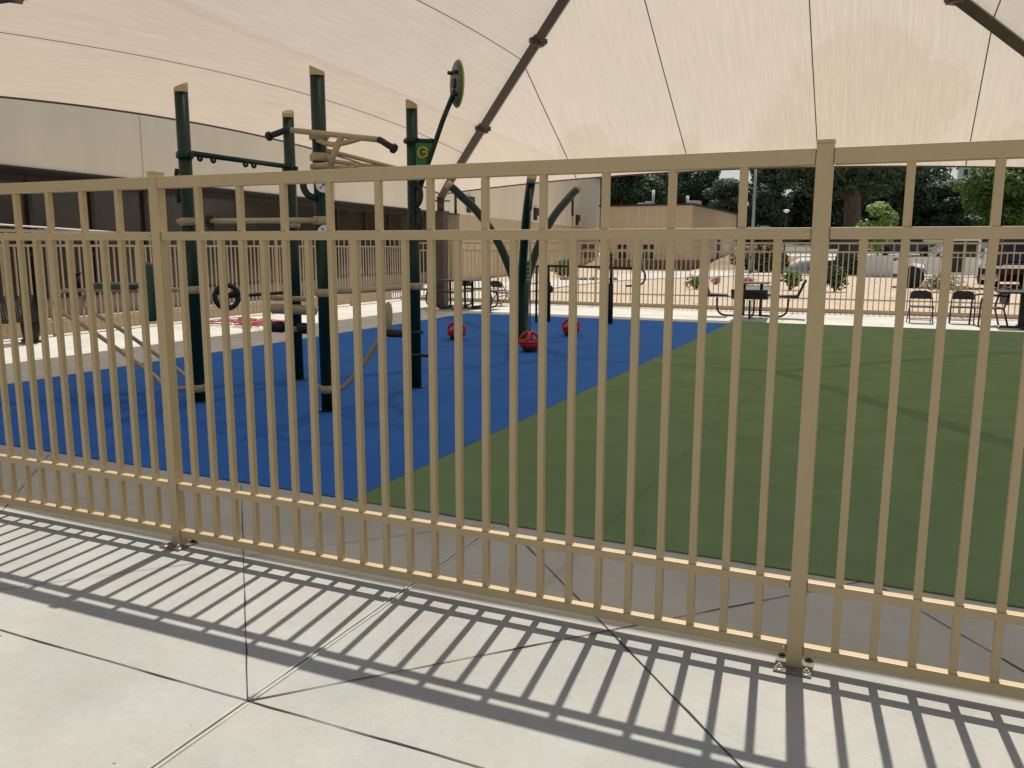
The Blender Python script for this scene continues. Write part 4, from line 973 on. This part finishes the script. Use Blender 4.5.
def truck():
    t = thing('flatbed_truck', 'white flatbed work truck parked on the sandy field facing left', 'truck', (1.3, 33.6, -.03), PI)
    # local +X = front
    W = .95
    b = MB(); b.prism([(x, 0, z) for x, z in ((-.95, .55), (-.95, 1.15), (.1, 1.18), (.75, 1.10), (.92, .95), (.95, .55), (.62, .5), (.5, .86), (.2, .95), (-.15, .90), (-.35, .55))], (0, 1, 0), -W, W); b.build('hood', M['car_white'], t)
    b = MB(); b.prism([(x, 0, z) for x, z in ((-1.95, .5), (-1.95, 1.18), (-.9, 1.18), (-.9, .5))], (0, 1, 0), -W, W); b.build('door', M['car_white'], t)
    b = MB(); b.prism([(x, 0, z) for x, z in ((-1.92, 1.19), (-1.90, 1.78), (-.95, 1.80), (-.42, 1.19))], (0, 1, 0), -W + .06, W - .06); b.build('windows', M['carglass'], t)
    b = MB(); b.box(-1.98, -.85, -W + .03, W - .03, 1.79, 1.88, .03)
    for sg in (-1, 1):
        b.bar((-.40, sg * (W - .05), 1.18), (-.92, sg * (W - .06), 1.80), .07, .07); b.bar((-1.93, sg * (W - .05), 1.18), (-1.93, sg * (W - .06), 1.80), .09, .07)
    b.build('cab_roof', M['car_white'], t)
    b = MB(); b.box(-1.5, -1.0, W - .02, W + .012, .62, 1.16, .005); b.build('door_shade_panel', M['black'], t)  # black panel on the door, painted as the shade inside the open cab
    for sg in (-1, 1):
        b = MB(); b.box(-.75, -.62, sg * (W + .16) - .09, sg * (W + .16) + .09, 1.22, 1.52, .02); b.bar((-.68, sg * (W - .02), 1.3), (-.68, sg * (W + .1), 1.32), .03, .03); b.build('mirror', M['car_white'], t)
        b = MB(); b.box(.86, .97, sg * .66 - .14, sg * .66 + .14, .82, .98, .02); b.build('headlight', M['lamp_clear'], t)
    b = MB(); b.box(-5.2, -2.05, -1.05, 1.05, .78, .88, .01); bed = b.build('flatbed', M['car_white'], t)
    b = MB(); b.box(-2.18, -2.1, -1.0, 1.0, .882, 1.52, .01); b.build('tool_box', M['car_white'], bed)
    b = MB(); b.box(-5.1, -2.0, -.4, .4, .55, .78); b.build('chassis', M['soffit'], t)
    b = MB(); b.box(-2.75, -2.2, -.9, .9, .882, 1.30, .03); b.build('dark_crate', M['black'], bed); wheel(t, .22, -W + .12, .40, .28); wheel(t, .22, W - .12, .40, .28); wheel(t, -3.9, -W + .12, .40, .3); wheel(t, -3.9, W - .12, .40, .3)
    b = MB(); b.box(-5.22, -5.17, -.95, -.7, .62, .76); b.build('taillight', M['lamp_red'], t); b = MB(); b.box(-5.22, -5.17, .7, .95, .62, .76); b.build('taillight', M['lamp_red'], t)
truck()
t = thing('fuel_can', 'red fuel can standing on the flatbed of the white truck', 'fuel can', (3.72, 33.2, 1.27))
b = MB(); b.box(-.19, .19, -.12, .12, 0, .30, .04); b.box(-.15, .08, -.08, .08, .1, .36, .03)
b.build('can_body', M['red'], t); b = MB(); b.tube([(.13, 0, .30), (.13, 0, .36)], .03, 10); b.build('cap', M['black'], t)

# ------------------------------------------------------------------ light, sky, camera
w = bpy.data.worlds.new('World'); bpy.context.scene.world = w; w.use_nodes = True
nt = w.node_tree; bg = nt.nodes['Background']; sky = nt.nodes.new('ShaderNodeTexSky'); sky.sky_type = 'NISHITA'
sky.sun_disc = False; EL = math.radians(67.7); AZ = math.radians(96.3)      # direction to the sun, from +X towards +Y
sky.sun_elevation = EL; sky.sun_rotation = math.radians(90) - AZ; sky.air_density = 1.2; sky.dust_density = 1.5
hs = nt.nodes.new('ShaderNodeHueSaturation'); hs.inputs['Saturation'].default_value = .62      # thin white haze over the blue
nt.links.new(sky.outputs[0], hs.inputs['Color']); nt.links.new(hs.outputs[0], bg.inputs[0]); bg.inputs[1].default_value = .10
sl = bpy.data.lights.new('sun', 'SUN'); sl.energy = 4.6; sl.angle = math.radians(.53); sl.color = (1, .955, .88)
so = bpy.data.objects.new('sun', sl); C.objects.link(so)
dv = V((math.cos(EL) * math.cos(AZ), math.cos(EL) * math.sin(AZ), math.sin(EL))); so.rotation_euler = dv.to_track_quat('Z', 'Y').to_euler(); so.location = dv * 40

cam = bpy.data.cameras.new('camera'); co = bpy.data.objects.new('camera', cam); C.objects.link(co)
cam.sensor_width = 36; cam.lens = 829.4 / 1024 * 36; cam.clip_end = 3000; cam.clip_start = .05
F_ = V((-0.40478581, 0.89980708, -0.16277493)); R_ = V((0.91179789, 0.41063168, 0.00249697)); U_ = V((-0.06908734, 0.1474071, 0.98666007))
m = Matrix((R_, U_, -F_)).transposed().to_4x4(); m.translation = V((0.21297, -2.92372, 1.483424)); co.matrix_world = m
sc = bpy.context.scene; sc.camera = co
sc.view_settings.view_transform = 'Standard'; sc.view_settings.look = 'None'; sc.view_settings.exposure = 0; sc.view_settings.gamma = 1
